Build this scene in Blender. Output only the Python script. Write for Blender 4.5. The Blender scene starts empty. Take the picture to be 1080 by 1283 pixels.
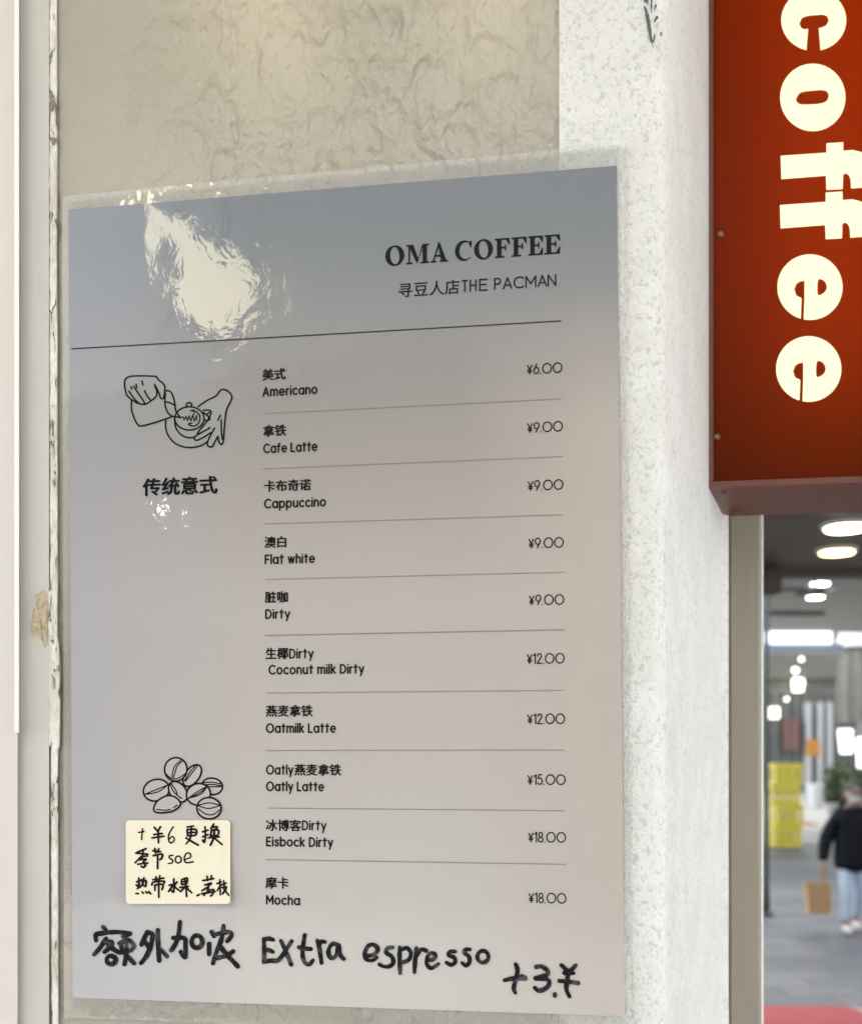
import bpy, bmesh, math, random
from mathutils import Vector, noise
random.seed(7)
R = math.radians
S = bpy.context.scene
COL = S.collection

# ------------------------------------------------------------------ camera
F, CX, CY, H = 1300.0, 540.0, 940.0, 1.85        # focal length and principal point in photo pixels, eye height
cam_d = bpy.data.cameras.new('camera'); cam = bpy.data.objects.new('camera', cam_d); COL.objects.link(cam)
cam.location = (0, 0, H); cam.rotation_euler = (R(90), 0, 0)
cam_d.sensor_fit = 'VERTICAL'; cam_d.sensor_height = 36; cam_d.sensor_width = 36
cam_d.lens = 36*F/1283; cam_d.shift_y = (CY-641.5)/1283; cam_d.shift_x = 0
cam_d.clip_start = .02; cam_d.clip_end = 3000
cam_d.dof.use_dof = True; cam_d.dof.focus_distance = .555; cam_d.dof.aperture_fstop = 9.5; cam_d.dof.aperture_blades = 0
S.camera = cam

# ------------------------------------------------------------------ sky, sun, exposure
SUN_EL, SUN_AZ = R(36), R(68)                     # azimuth clockwise from +Y
w = bpy.data.worlds.new('World'); S.world = w; w.use_nodes = True
nt = w.node_tree; sky = nt.nodes.new('ShaderNodeTexSky'); sky.sky_type = 'NISHITA'; sky.sun_disc = False
sky.sun_elevation = SUN_EL; sky.sun_rotation = SUN_AZ; sky.air_density = 1.0; sky.dust_density = 4.0; sky.ozone_density = 1.0
bg = nt.nodes['Background']; bg.inputs['Strength'].default_value = .15
hs = nt.nodes.new('ShaderNodeHueSaturation'); hs.inputs['Saturation'].default_value = .22; nt.links.new(sky.outputs[0], hs.inputs['Color'])   # thin white cloud
tn = nt.nodes.new('ShaderNodeMix'); tn.data_type = 'RGBA'; tn.blend_type = 'MULTIPLY'; tn.inputs[0].default_value = 1; tn.inputs[7].default_value = (.99, 1.0, .985, 1)
nt.links.new(hs.outputs[0], tn.inputs[6]); nt.links.new(tn.outputs[2], bg.inputs['Color'])
sl = bpy.data.lights.new('sun', 'SUN'); sl.energy = 4.0; sl.angle = R(.5); sl.color = (1, .96, .90)
so = bpy.data.objects.new('sun', sl); COL.objects.link(so)
so.rotation_euler = Vector((math.sin(SUN_AZ)*math.cos(SUN_EL), math.cos(SUN_AZ)*math.cos(SUN_EL), math.sin(SUN_EL))).to_track_quat('Z', 'Y').to_euler()
S.view_settings.view_transform = 'Standard'; S.view_settings.look = 'None'; S.view_settings.gamma = 1
S.view_settings.exposure = 2.78
S.cycles.use_denoising = True
S.cycles.max_bounces = 8; S.cycles.transparent_max_bounces = 12
S.cycles.sample_clamp_indirect = 6

# ------------------------------------------------------------------ materials
def lin(c):
    return tuple(((v/255)/12.92 if v <= 10 else (((v/255)+.055)/1.055)**2.4) for v in c)
class N:
    """small wrapper round a node tree"""
    def __init__(s, name):
        s.m = bpy.data.materials.new(name); s.m.use_nodes = True; s.t = s.m.node_tree
        s.b = s.t.nodes['Principled BSDF']; s.out = s.t.nodes['Material Output']
    def n(s, typ, **kw):
        x = s.t.nodes.new(typ)
        for k, v in kw.items():
            if k.startswith('i_'):
                key = k[2:].replace('_', ' ')
                x.inputs[int(key) if key.isdigit() else key].default_value = v
            else: setattr(x, k, v)
        return x
    def l(s, a, b): s.t.links.new(a, b)
    def coord(s, scale=(1, 1, 1), loc=(0, 0, 0)):
        tc = s.n('ShaderNodeTexCoord'); mp = s.n('ShaderNodeMapping')
        mp.inputs['Scale'].default_value = scale; mp.inputs['Location'].default_value = loc
        s.l(tc.outputs['Object'], mp.inputs['Vector']); return mp.outputs[0]
    def noise(s, scale, detail=4, rough=.55, vec=None, dist=0):
        x = s.n('ShaderNodeTexNoise'); x.inputs['Scale'].default_value = scale; x.inputs['Detail'].default_value = detail
        x.inputs['Roughness'].default_value = rough; x.inputs['Distortion'].default_value = dist
        s.l(vec if vec is not None else s.coord(), x.inputs['Vector']); return x.outputs['Fac']
    def ramp(s, fac, stops):
        x = s.n('ShaderNodeValToRGB'); e = x.color_ramp.elements
        while len(e) < len(stops): e.new(.5)
        for el, (p, c) in zip(e, stops): el.position = p; el.color = (*c[:3], 1) if len(c) >= 3 else (c[0],)*3+(1,)
        s.l(fac, x.inputs[0]); return x.outputs[0]
    def mix(s, fac, a, b, mode='MIX'):
        x = s.n('ShaderNodeMix', data_type='RGBA', blend_type=mode)
        for sock, v in ((x.inputs[0], fac), (x.inputs[6], a), (x.inputs[7], b)):
            if hasattr(v, 'is_output') or isinstance(v, bpy.types.NodeSocket): s.l(v, sock)
            elif isinstance(v, (int, float)): sock.default_value = v
            else: sock.default_value = (*v[:3], 1)
        return x.outputs[2]
    def math(s, op, a, b=0.0, clamp=False):
        x = s.n('ShaderNodeMath', operation=op, use_clamp=clamp)
        for k, v in ((0, a), (1, b)):
            if isinstance(v, bpy.types.NodeSocket): s.l(v, x.inputs[k])
            else: x.inputs[k].default_value = v
        return x.outputs[0]
    def bump(s, h, strength=.5, dist=.001, normal=None):
        x = s.n('ShaderNodeBump'); x.inputs['Strength'].default_value = strength; x.inputs['Distance'].default_value = dist
        s.l(h, x.inputs['Height'])
        if normal is not None: s.l(normal, x.inputs['Normal'])
        return x.outputs[0]
    def set(s, **kw):
        for k, v in kw.items():
            sock = s.b.inputs[k.replace('_', ' ')]
            if isinstance(v, bpy.types.NodeSocket): s.l(v, sock)
            elif isinstance(v, (int, float)): sock.default_value = v
            else: sock.default_value = (*v[:3], 1)
        return s.m
def simple(name, col, rough=.6, metal=0, var=.12, scale=40, bump=0, bd=.0005, spec=.5, stretch=(1, 1, 1)):
    k = N(name); nz = k.noise(scale, 5, .6, k.coord(stretch))
    c = k.mix(nz, tuple(v*(1-var) for v in col), tuple(min(1, v*(1+var)) for v in col))
    k.set(Base_Color=c, Roughness=rough, Metallic=metal, Specular_IOR_Level=spec)
    if bump: k.set(Normal=k.bump(nz, bump, bd))
    return k.m
def glow(name, col, strength):
    k = N(name); k.set(Base_Color=(.16, .155, .12), Emission_Color=col, Emission_Strength=strength, Roughness=.4); return k.m

# old plaster: beige, glossy old paint over crusty lumps, smoother towards the left
k = N('old_plaster')
v = k.coord((1, 1, .75)); warp = k.noise(9, 3, .5)
vo = k.n('ShaderNodeTexVoronoi'); vo.feature = 'SMOOTH_F1'; vo.inputs['Scale'].default_value = 75; vo.inputs['Smoothness'].default_value = .9; vo.inputs['Detail'].default_value = 1.5
wn = k.n('ShaderNodeTexNoise'); wn.inputs['Scale'].default_value = 40; wn.inputs['Detail'].default_value = 3; k.l(v, wn.inputs['Vector'])
va = k.n('ShaderNodeMix', data_type='VECTOR'); va.inputs[0].default_value = .035; k.l(v, va.inputs[4]); k.l(wn.outputs['Color'], va.inputs[5]); k.l(va.outputs[1], vo.inputs['Vector'])
big = k.noise(24, 5, .58, v); med = k.math('SUBTRACT', 1.0, vo.outputs['Distance']); fine = k.noise(430, 4, .6)
sx = k.n('ShaderNodeSeparateXYZ'); tc = k.n('ShaderNodeTexCoord'); k.l(tc.outputs['Object'], sx.inputs[0])
mask = k.n('ShaderNodeMapRange'); k.l(sx.outputs[0], mask.inputs[0])
mask.inputs[1].default_value = .045; mask.inputs[2].default_value = .10; mask.inputs[3].default_value = .12; mask.inputs[4].default_value = 1.0
wmask = k.math('MULTIPLY', mask.outputs[0], k.math('ADD', warp, .35), True)
crust = k.math('ADD', k.math('MULTIPLY', big, 1.0), k.math('MULTIPLY', med, .62))
h = k.math('ADD', k.math('MULTIPLY', crust, wmask), k.math('MULTIPLY', fine, .07))
crack = k.ramp(k.math('ABSOLUTE', k.math('SUBTRACT', k.noise(21, 3, .5, k.coord((1, 1, .8), (.3, .1, .7)), 1.2), .5)), [(0, (1,)), (.006, (0,))])
crackm = k.math('MULTIPLY', k.math('MULTIPLY', crack, wmask), k.ramp(k.noise(26, 2), [(.54, (0,)), (.62, (1,))]))
c0 = k.mix(big, (.265, .246, .195), (.335, .315, .262))
c1 = k.mix(k.ramp(k.noise(6, 3), [(.4, (0,)), (.65, (1,))]), c0, (.30, .285, .25))
c2 = k.mix(k.math('MULTIPLY', crackm, .25), c1, (.10, .085, .06))
k.set(Base_Color=c2, Roughness=.38, Specular_IOR_Level=.45, Coat_Weight=.6, Coat_Roughness=.25, Normal=k.bump(h, 1.0, .0095))
M_PLASTER = k.m
# fine sprayed stone finish: white with grey grit
k = N('sprayed_stone')
g = k.noise(360, 4, .72, k.coord((1, 1, .85)), .3); g2 = k.noise(700, 3, .6); gb = k.noise(30, 4, .6)
pits = k.ramp(g, [(.37, (1,)), (.46, (0,))])
specks = k.ramp(k.noise(420, 2, .5, k.coord((1, 1, .7), (3, 1, 5))), [(.66, (0,)), (.72, (1,))])
c = k.mix(k.ramp(gb, [(.35, (0,)), (.65, (1,))]), (.84, .855, .85), (.91, .925, .93))
c = k.mix(k.math('MULTIPLY', pits, .42), c, (.40, .41, .41)); c = k.mix(k.math('MULTIPLY', specks, .35), c, (.45, .42, .36))
k.set(Base_Color=c, Roughness=.75, Specular_IOR_Level=.3, Normal=k.bump(k.math('ADD', g, k.math('MULTIPLY', g2, .5)), .8, .0055))
M_STONE = k.m

def laminate(k, rough=.045):
    """clear laminating film: sharp gloss over the print, slightly crinkled"""
    v = k.coord((1, 1, .8))
    a = k.noise(13, 2, .5, v); b = k.noise(95, 3, .55, v, .6)
    patch = k.ramp(k.noise(9, 2, .5, k.coord((1, 1, 1), (.7, .2, .4))), [(.40, (.25,)), (.62, (1,))])
    hh = k.math('ADD', k.math('MULTIPLY', a, .7), k.math('MULTIPLY', k.math('MULTIPLY', b, .105), patch))
    sx = k.n('ShaderNodeSeparateXYZ'); tc = k.n('ShaderNodeTexCoord'); k.l(tc.outputs['Object'], sx.inputs[0])
    rv = k.n('ShaderNodeMapRange'); k.l(k.math('ADD', sx.outputs[0], k.math('MULTIPLY', k.math('SUBTRACT', b, .5), .05)), rv.inputs[0])   # the film is cloudier to the right
    rv.inputs[1].default_value = .075; rv.inputs[2].default_value = .135; rv.inputs[3].default_value = rough*.5; rv.inputs[4].default_value = rough*2.3
    k.set(Coat_Weight=.45, Coat_Roughness=rv.outputs[0], Coat_IOR=1.5, Coat_Normal=k.bump(hh, .22, .006))
# menu paper: pale print, lavender blue at the head, warm grey in the body
k = N('menu_paper')
sx = k.n('ShaderNodeSeparateXYZ'); tc = k.n('ShaderNodeTexCoord'); k.l(tc.outputs['Object'], sx.inputs[0])
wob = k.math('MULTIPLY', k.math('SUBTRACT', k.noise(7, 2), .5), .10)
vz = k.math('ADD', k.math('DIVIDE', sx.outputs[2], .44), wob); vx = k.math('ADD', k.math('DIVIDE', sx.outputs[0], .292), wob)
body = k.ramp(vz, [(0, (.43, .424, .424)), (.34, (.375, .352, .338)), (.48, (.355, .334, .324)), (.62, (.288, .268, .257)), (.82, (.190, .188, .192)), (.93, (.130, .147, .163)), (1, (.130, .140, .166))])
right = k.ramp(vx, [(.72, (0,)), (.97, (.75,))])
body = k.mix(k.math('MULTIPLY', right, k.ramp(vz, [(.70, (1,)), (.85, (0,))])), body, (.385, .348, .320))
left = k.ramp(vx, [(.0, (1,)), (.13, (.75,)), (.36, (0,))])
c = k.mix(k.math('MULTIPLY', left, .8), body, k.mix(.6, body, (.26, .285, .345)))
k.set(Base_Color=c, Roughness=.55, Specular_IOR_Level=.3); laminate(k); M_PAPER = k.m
def ink(name, col, var=0.0, rough=.5):
    k = N(name)
    if var:
        nz = k.ramp(k.noise(170, 3, .6, None, .6), [(.42, (0,)), (.66, (1,))])
        k.set(Base_Color=k.mix(nz, col, tuple(v+var for v in col)))
    else: k.set(Base_Color=col)
    k.set(Roughness=.6, Specular_IOR_Level=.05); laminate(k); k.set(Coat_Weight=.10); return k.m
M_INK = ink('printed_ink', (.006, .006, .007)); M_INK2 = ink('printed_soft_ink', (.008, .007, .007))
M_LINE = ink('printed_grey_line', (.215, .195, .182)); M_LINE2 = ink('printed_head_line', (.03, .028, .03))
M_DRAW = ink('printed_drawing_white', (.26, .262, .265)); M_DRAW2 = ink('printed_bean_white', (.385, .368, .36))
k = N('marker_ink'); nz = k.ramp(k.noise(150, 3, .6, None, .8), [(.50, (0,)), (.68, (1,))])
k.set(Base_Color=k.mix(nz, (.006, .006, .010), (.065, .067, .078)), Roughness=.5, Specular_IOR_Level=.12); M_MARKER = k.m
k = N('pen_ink'); k.set(Base_Color=(.010, .004, .006), Roughness=.6, Specular_IOR_Level=.1); M_PEN = k.m
k = N('clear_film'); v = k.coord((1, 1, .8)); bb = k.bump(k.noise(45, 3, .55, v), .35, .003)
tr = k.n('ShaderNodeBsdfTransparent'); tr.inputs[0].default_value = (.97, .97, .96, 1)
gl = k.n('ShaderNodeBsdfGlossy'); gl.inputs['Roughness'].default_value = .06; k.l(bb, gl.inputs['Normal'])
fr = k.n('ShaderNodeFresnel'); fr.inputs[0].default_value = 1.5; k.l(bb, fr.inputs['Normal'])
df = k.n('ShaderNodeBsdfDiffuse'); df.inputs[0].default_value = (.72, .71, .66, 1)
m1 = k.n('ShaderNodeMixShader'); m1.inputs[0].default_value = .15; k.l(tr.outputs[0], m1.inputs[1]); k.l(df.outputs[0], m1.inputs[2])
m2 = k.n('ShaderNodeMixShader'); k.l(fr.outputs[0], m2.inputs[0]); k.l(m1.outputs[0], m2.inputs[1]); k.l(gl.outputs[0], m2.inputs[2])
k.l(m2.outputs[0], k.out.inputs[0]); M_FILM = k.m
M_NOTE = simple('note_paper', (.69, .65, .52), .7, var=.03, scale=30)

# ------------------------------------------------------------------ object helpers
WL = {}
def wloc(o): return WL.get(o.name, Vector((0, 0, 0)))
def tag(o, label=None, cat=None, group=None, kind=None):
    if label: o['label'] = label
    if cat: o['category'] = cat
    if group: o['group'] = group
    if kind: o['kind'] = kind
    return o
def thing(name, loc, label, cat, group=None):
    o = bpy.data.objects.new(name, None); COL.objects.link(o); o.location = loc; o.empty_display_size = .05
    WL[o.name] = Vector(loc); return tag(o, label, cat, group)
def mesh(name, verts, faces, mat, parent=None, loc=None, smooth=False):
    """one mesh object from world-space verts"""
    base = Vector(loc) if loc is not None else (wloc(parent) if parent else Vector((0, 0, 0)))
    me = bpy.data.meshes.new(name); me.from_pydata([tuple(Vector(p)-base) for p in verts], [], faces); me.update()
    me.materials.append(mat)
    if smooth: me.polygons.foreach_set('use_smooth', [True]*len(me.polygons))
    o = bpy.data.objects.new(name, me); COL.objects.link(o)
    if parent: o.parent = parent; o.location = base-wloc(parent)
    else: o.location = base
    WL[o.name] = base; return o
class MB:
    def __init__(s): s.v = []; s.f = []
    def add(s, v, f):
        b = len(s.v); s.v += [Vector(p) for p in v]; s.f += [tuple(i+b for i in q) for q in f]; return s
    def box(s, a, b):
        (x0, y0, z0), (x1, y1, z1) = a, b
        return s.add([(x0, y0, z0), (x1, y0, z0), (x1, y1, z0), (x0, y1, z0), (x0, y0, z1), (x1, y0, z1), (x1, y1, z1), (x0, y1, z1)],
                     [(3, 2, 1, 0), (4, 5, 6, 7), (0, 1, 5, 4), (1, 2, 6, 5), (2, 3, 7, 6), (3, 0, 4, 7)])
    def lathe(s, c, prof, n=20, axis='z'):
        v = []; f = []
        for r, z in prof:
            for i in range(n):
                a = 2*math.pi*i/n; p = (r*math.cos(a), r*math.sin(a), z)
                if axis == 'y': p = (p[0], p[2], p[1])
                v.append(Vector(c)+Vector(p))
        for j in range(len(prof)-1):
            for i in range(n):
                f.append((j*n+i, j*n+(i+1) % n, (j+1)*n+(i+1) % n, (j+1)*n+i))
        f.append(tuple(range(n))[::-1]); f.append(tuple((len(prof)-1)*n+i for i in range(n)))
        return s.add(v, f)
    def tube(s, pts, r, n=8):
        pts = [Vector(p) for p in pts]; rr = r if isinstance(r, (list, tuple)) else [r]*len(pts); v = []; f = []
        for i, p in enumerate(pts):
            t = (pts[min(i+1, len(pts)-1)]-pts[max(i-1, 0)]).normalized()
            a = t.cross(Vector((0, 0, 1)) if abs(t.z) < .9 else Vector((1, 0, 0))).normalized(); b = t.cross(a)
            for j in range(n):
                q = 2*math.pi*j/n; v.append(p+(a*math.cos(q)+b*math.sin(q))*rr[i])
        for i in range(len(pts)-1):
            for j in range(n): f.append((i*n+j, i*n+(j+1) % n, (i+1)*n+(j+1) % n, (i+1)*n+j))
        f.append(tuple(range(n))[::-1]); f.append(tuple((len(pts)-1)*n+j for j in range(n)))
        return s.add(v, f)
    def build(s, name, mat, parent=None, loc=None, smooth=False, bevel=0):
        o = mesh(name, s.v, s.f, mat, parent, loc, smooth)
        if bevel:
            m = o.modifiers.new('bevel', 'BEVEL'); m.width = bevel; m.segments = 2; m.limit_method = 'ANGLE'
        return o
def at(px, py, Y): return Vector(((px-CX)*Y/F, Y, H-(py-CY)*Y/F))

# the wall plane: (u along the wall to the right, z up, n towards the street)
P0 = Vector((-.1977, .566, 0)); U = Vector((.2916, -.042, 0)).normalized(); NV = Vector((U.y, -U.x, 0))
def onplane(px, py, base, off):
    r = Vector(((px-CX)/F, 1, -(py-CY)/F)); b = base+NV*off
    t = NV.dot(b)/NV.dot(r); p = r*t; return Vector((p.x, p.y, p.z+H))
def wp(px, py, off=0.0): return onplane(px, py, P0, off)
def slope(y): return (y-CY)*.0001169

# ------------------------------------------------------------------ printed shapes: everything below is drawn in photo pixels and laid on the wall plane
JIT = [0]
class Ink:
    """flat strokes and filled outlines lying on a plane at a given height"""
    lift = None
    def __init__(s, off, base=P0): s.v = []; s.f = []; s.off = off; s.base = base
    def _add(s, pts, faces):
        JIT[0] = (JIT[0]+1) % 60; o = s.off+JIT[0]*3e-7; b = len(s.v)
        s.v += [onplane(x, y, s.base, o+(s.lift(x, y) if s.lift else 0)) for x, y in pts]; s.f += [tuple(i+b for i in q) for q in faces]
    def disc(s, x, y, r, n=12):
        s._add([(x+r*math.cos(2*math.pi*i/n), y+r*math.sin(2*math.pi*i/n)) for i in range(n)], [tuple(range(n))])
    def stroke(s, pts, w, caps=True, closed=False):
        n = len(pts); ws = list(w) if isinstance(w, (list, tuple)) else [w]*n
        if closed: pts = list(pts)+[pts[0]]; ws = ws+[ws[0]]; n += 1
        # split at sharp turns
        runs = [[0]]
        for i in range(1, n):
            runs[-1].append(i)
            if i < n-1:
                a = Vector((pts[i][0]-pts[i-1][0], pts[i][1]-pts[i-1][1])); b = Vector((pts[i+1][0]-pts[i][0], pts[i+1][1]-pts[i][1]))
                if a.length > 1e-6 and b.length > 1e-6 and abs(a.angle(b)) > .7:
                    s.disc(*pts[i], ws[i]/2); runs.append([i])
        for run in runs:
            vs = []
            for j, i in enumerate(run):
                p = run[max(j-1, 0)]; q = run[min(j+1, len(run)-1)]
                if closed and len(run) == n and j in (0, len(run)-1): p, q = n-2, 1
                d = Vector((pts[q][0]-pts[p][0], pts[q][1]-pts[p][1]))
                if d.length < 1e-9: d = Vector((1, 0))
                d.normalize(); nx, ny = -d.y*ws[i]/2, d.x*ws[i]/2
                vs += [(pts[i][0]+nx, pts[i][1]+ny), (pts[i][0]-nx, pts[i][1]-ny)]
            s._add(vs, [(2*j, 2*j+1, 2*j+3, 2*j+2) for j in range(len(run)-1)])
        if caps and not closed:
            s.disc(*pts[0], ws[0]/2); s.disc(*pts[-1], ws[-1]/2)
    def fill(s, *loops):
        v, f = fill2d(loops); s._add(v, f)
    def build(s, name, mat, parent): 
        return mesh(name, s.v, [q for q in s.f], mat, parent)
def fill2d(loops):
    cu = bpy.data.curves.new('outline', 'CURVE'); cu.dimensions = '2D'; cu.fill_mode = 'BOTH'
    for lp in loops:
        sp = cu.splines.new('POLY'); sp.points.add(len(lp)-1); sp.use_cyclic_u = True
        for p, (x, y) in zip(sp.points, lp): p.co = (x, -y, 0, 1)
    o = bpy.data.objects.new('outline', cu); me = o.to_mesh()
    seen = {}; v = []; idx = []
    for q in me.vertices:
        key = (round(q.co.x, 4), round(q.co.y, 4))
        if key not in seen: seen[key] = len(v); v.append((q.co.x, -q.co.y))
        idx.append(seen[key])
    f = []
    for p in me.polygons:
        t = []
        for i in p.vertices:
            if idx[i] not in t: t.append(idx[i])
        if len(t) >= 3: f.append(tuple(t))
    o.to_mesh_clear(); bpy.data.objects.remove(o); bpy.data.curves.remove(cu); return v, f
def arc(cx, cy, rx, ry, a0, a1, n=14):
    return [(cx+rx*math.cos(R(a0+(a1-a0)*i/n)), cy+ry*math.sin(R(a0+(a1-a0)*i/n))) for i in range(n+1)]
def spline(pts, n=5, closed=False):
    """Catmull-Rom through traced points"""
    m = len(pts); out = []
    if m < 3: return list(pts)
    for i in range(m if closed else m-1):
        p = [pts[(i+j) % m] if closed else pts[min(max(i+j, 0), m-1)] for j in (-1, 0, 1, 2)]
        for q in range(n):
            t = q/n
            out.append(tuple(.5*(2*p[1][d]+(p[2][d]-p[0][d])*t+(2*p[0][d]-5*p[1][d]+4*p[2][d]-p[3][d])*t*t+(3*p[1][d]-p[0][d]-3*p[2][d]+p[3][d])*t**3) for d in (0, 1)))
    if not closed: out.append(pts[-1])
    return out

# single-stroke rounded geometric letters, cap height 1, y up
X = .72
def bowl(cx=.33): return arc(cx, X/2, .33, X/2, 0, 360, 22)
G = {
 'a': [bowl(), [(.66, X), (.66, 0)]], 'b': [bowl(), [(0, 1.05), (0, 0)]], 'd': [bowl(), [(.66, 1.05), (.66, 0)]],
 'c': [arc(.33, X/2, .33, X/2, 48, 312, 16)], 'e': [[(.02, X/2), (.66, X/2)], arc(.33, X/2, .33, X/2, 0, 312, 18)],
 'f': [[(.14, 0), (.14, .8)]+arc(.34, .8, .2, .24, 180, 80, 6), [(0, X), (.36, X)]],
 'h': [[(0, 1.05), (0, 0)], [(0, .40)]+arc(.27, .42, .27, .30, 180, 0, 10)+[(.54, 0)]],
 'i': [[(0, X), (0, 0)], [(0, 1.0), (0, 1.01)]], 'k': [[(0, 1.05), (0, 0)], [(.48, X), (.02, .3)], [(.18, .42), (.5, 0)]],
 'l': [[(0, 1.05), (0, 0)]], 'n': [[(0, X), (0, 0)], [(0, .40)]+arc(.27, .42, .27, .30, 180, 0, 10)+[(.54, 0)]],
 'm': [[(0, X), (0, 0)], [(0, .42)]+arc(.235, .46, .235, .26, 180, 0, 10)+[(.47, 0)], [(.47, .42)]+arc(.705, .46, .235, .26, 180, 0, 10)+[(.94, 0)]],
 'o': [bowl()], 'p': [bowl(), [(0, X), (0, -.32)]], 'q': [bowl()],
 'r': [[(0, X), (0, 0)], [(0, .38)]+arc(.28, .42, .28, .30, 180, 95, 6)],
 's': [spline([(.42, .60), (.25, .72), (.06, .62), (.08, .45), (.25, .37), (.42, .27), (.42, .09), (.22, 0), (.0, .12)], 4)],
 't': [[(.2, .98), (.2, 0)], [(0, X), (.42, X)]], 'u': [[(0, X), (0, .3)]+arc(.27, .30, .27, .30, 180, 360, 10)+[(.54, X)], [(.54, X), (.54, 0)]],
 'w': [[(0, X), (.22, 0)], [(.22, 0), (.42, X)], [(.42, X), (.62, 0)], [(.62, 0), (.84, X)]],
 'y': [[(0, X), (.28, 0)], [(.56, X), (.16, -.32)]],
 'A': [[(0, 0), (.38, 1)], [(.38, 1), (.76, 0)], [(.14, .32), (.62, .32)]], 'C': [arc(.48, .5, .48, .5, 48, 312, 18)],
 'D': [[(0, 0), (0, 1), (.25, 1)]+arc(.25, .5, .45, .5, 90, -90, 16)+[(0, 0)]], 'E': [[(.52, 1), (0, 1), (0, 0), (.52, 0)], [(0, .52), (.46, .52)]],
 'F': [[(.52, 1), (0, 1), (0, 0)], [(0, .50), (.46, .50)]], 'H': [[(0, 0), (0, 1)], [(.66, 0), (.66, 1)], [(0, .52), (.66, .52)]],
 'L': [[(0, 1), (0, 0), (.5, 0)]], 'M': [[(0, 0), (0, 1), (.42, .30), (.84, 1), (.84, 0)]], 'N': [[(0, 0), (0, 1), (.68, 0), (.68, 1)]],
 'O': [arc(.5, .5, .5, .5, 0, 360, 28)], 'P': [[(0, 0), (0, 1), (.3, 1)]+arc(.3, .74, .26, .26, 90, -90, 10)+[(0, .48)]],
 'T': [[(.32, 0), (.32, 1)], [(0, 1), (.64, 1)]],
 '0': [arc(.52, .5, .52, .5, 0, 360, 28)], '1': [[(0, .82), (.2, 1), (.2, 0)]],
 '2': [spline([(.02, .76), (.1, .93), (.28, 1.0), (.47, .92), (.50, .72), (.38, .50), (.0, 0)], 4)+[(.54, 0)]],
 '5': [[(.48, 1), (.1, 1), (.05, .58)]+arc(.24, .33, .29, .33, 120, -145, 12)],
 '6': [arc(.30, .32, .30, .32, 0, 360, 18), [(.04, .42), (.36, 1)]], '9': [arc(.30, .68, .30, .32, 0, 360, 18), [(.56, .58), (.24, 0)]],
 '8': [arc(.28, .745, .22, .255, 0, 360, 16), arc(.28, .25, .28, .25, 0, 360, 16)], '.': [[(0, .0), (0, .01)]],
 '¥': [[(0, .9), (.26, .45)], [(.52, .9), (.26, .45), (.26, 0)], [(.04, .40), (.48, .40)], [(.04, .22), (.48, .22)]],
}
def latin(ik, txt, x0, x1, yb, cap, wt, gap=.33, space=.62):
    """set a line of letters between two photo x positions on a baseline that starts at yb"""
    strokes = []; x = 0
    for ch in txt:
        if ch == ' ': x += space-gap/2; continue
        g = G[ch]; w_ = max(p[0] for st in g for p in st)
        for st in g: strokes.append([(p[0]+x, p[1]) for p in st])
        x += w_+gap
    tot = x-gap; sc = (x1-x0-wt)/tot; sl_ = slope(yb-cap/2)
    for st in strokes:
        ik.stroke([(x0+wt/2+p[0]*sc, yb-p[1]*cap+sl_*p[0]*sc) for p in st], wt)
CJK = {}
def glyph(ch, bold):
    if (ch, bold) not in CJK:
        cu = bpy.data.curves.new('glyph', 'FONT'); cu.body = ch; cu.size = 1; cu.offset = bold; cu.resolution_u = 4
        o = bpy.data.objects.new('glyph', cu); me = o.to_mesh()
        CJK[(ch, bold)] = ([(q.co.x, q.co.y) for q in me.vertices], [tuple(p.vertices) for p in me.polygons])
        o.to_mesh_clear(); bpy.data.objects.remove(o); bpy.data.curves.remove(cu)
    return CJK[(ch, bold)]
def hanzi(ik, txt, x0, x1, yb, em, bold=.4):
    adv = (x1-x0)/len(txt); sl_ = slope(yb-em/2)
    for i, ch in enumerate(txt):
        v, f = glyph(ch, 0)
        for dx, dy in ((0, 0),) if bold == 0 else ((-bold, 0), (bold, 0), (0, -bold*.7), (0, bold*.7)):
            ik._add([(x0+dx+(i+p[0])*adv, yb+dy-p[1]*em+sl_*(i+p[0])*adv) for p in v], f)

# ================================================================== THE SETTING
def ground_mat():
    k = N('street_paving'); v = k.coord((1, 1, 1))
    br = k.n('ShaderNodeTexBrick'); k.l(v, br.inputs['Vector']); br.inputs['Scale'].default_value = 1.0
    br.inputs['Brick Width'].default_value = .6; br.inputs['Row Height'].default_value = .3; br.inputs['Mortar Size'].default_value = .012
    br.inputs['Color1'].default_value = (.10, .105, .118, 1); br.inputs['Color2'].default_value = (.155, .158, .168, 1); br.inputs['Mortar'].default_value = (.08, .08, .08, 1)
    br.inputs['Bias'].default_value = -.1
    st = k.ramp(k.noise(.55, 5, .6), [(.35, (.62,)), (.65, (1.15,))]); c = k.mix(1.0, br.outputs['Color'], st, 'MULTIPLY')
    k.set(Base_Color=c, Roughness=.55, Normal=k.bump(br.outputs['Fac'], -.4, .004)); return k.m
M_GROUND = ground_mat()
n_ = 24; gv = []; gf = []
for j in range(n_+1):
    for i in range(n_+1): gv.append((-400+800*i/n_, -300+1000*j/n_, 0))
for j in range(n_):
    for i in range(n_): gf.append((j*(n_+1)+i, j*(n_+1)+i+1, (j+1)*(n_+1)+i+1, (j+1)*(n_+1)+i))
tag(mesh('ground', gv, gf, M_GROUND), kind='structure')
M_PALE = simple('pale_paving', (.37, .355, .33), .7, var=.15, scale=1.2)
tag(MB().add([(-40, -9.8, .004), (30, -9.8, .004), (30, -1.6, .004), (-40, -1.6, .004)], [(0, 1, 2, 3)]).build('bounce_paving', M_PALE), kind='structure')  # unseen pale paving added to bounce sunlight up onto the wall
tag(MB().add([(4, 20.6, .004), (60, 19.5, .004), (60, 60, .004), (4, 60, .004)], [(0, 1, 2, 3)]).build('pavement', M_PALE), kind='structure')

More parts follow.
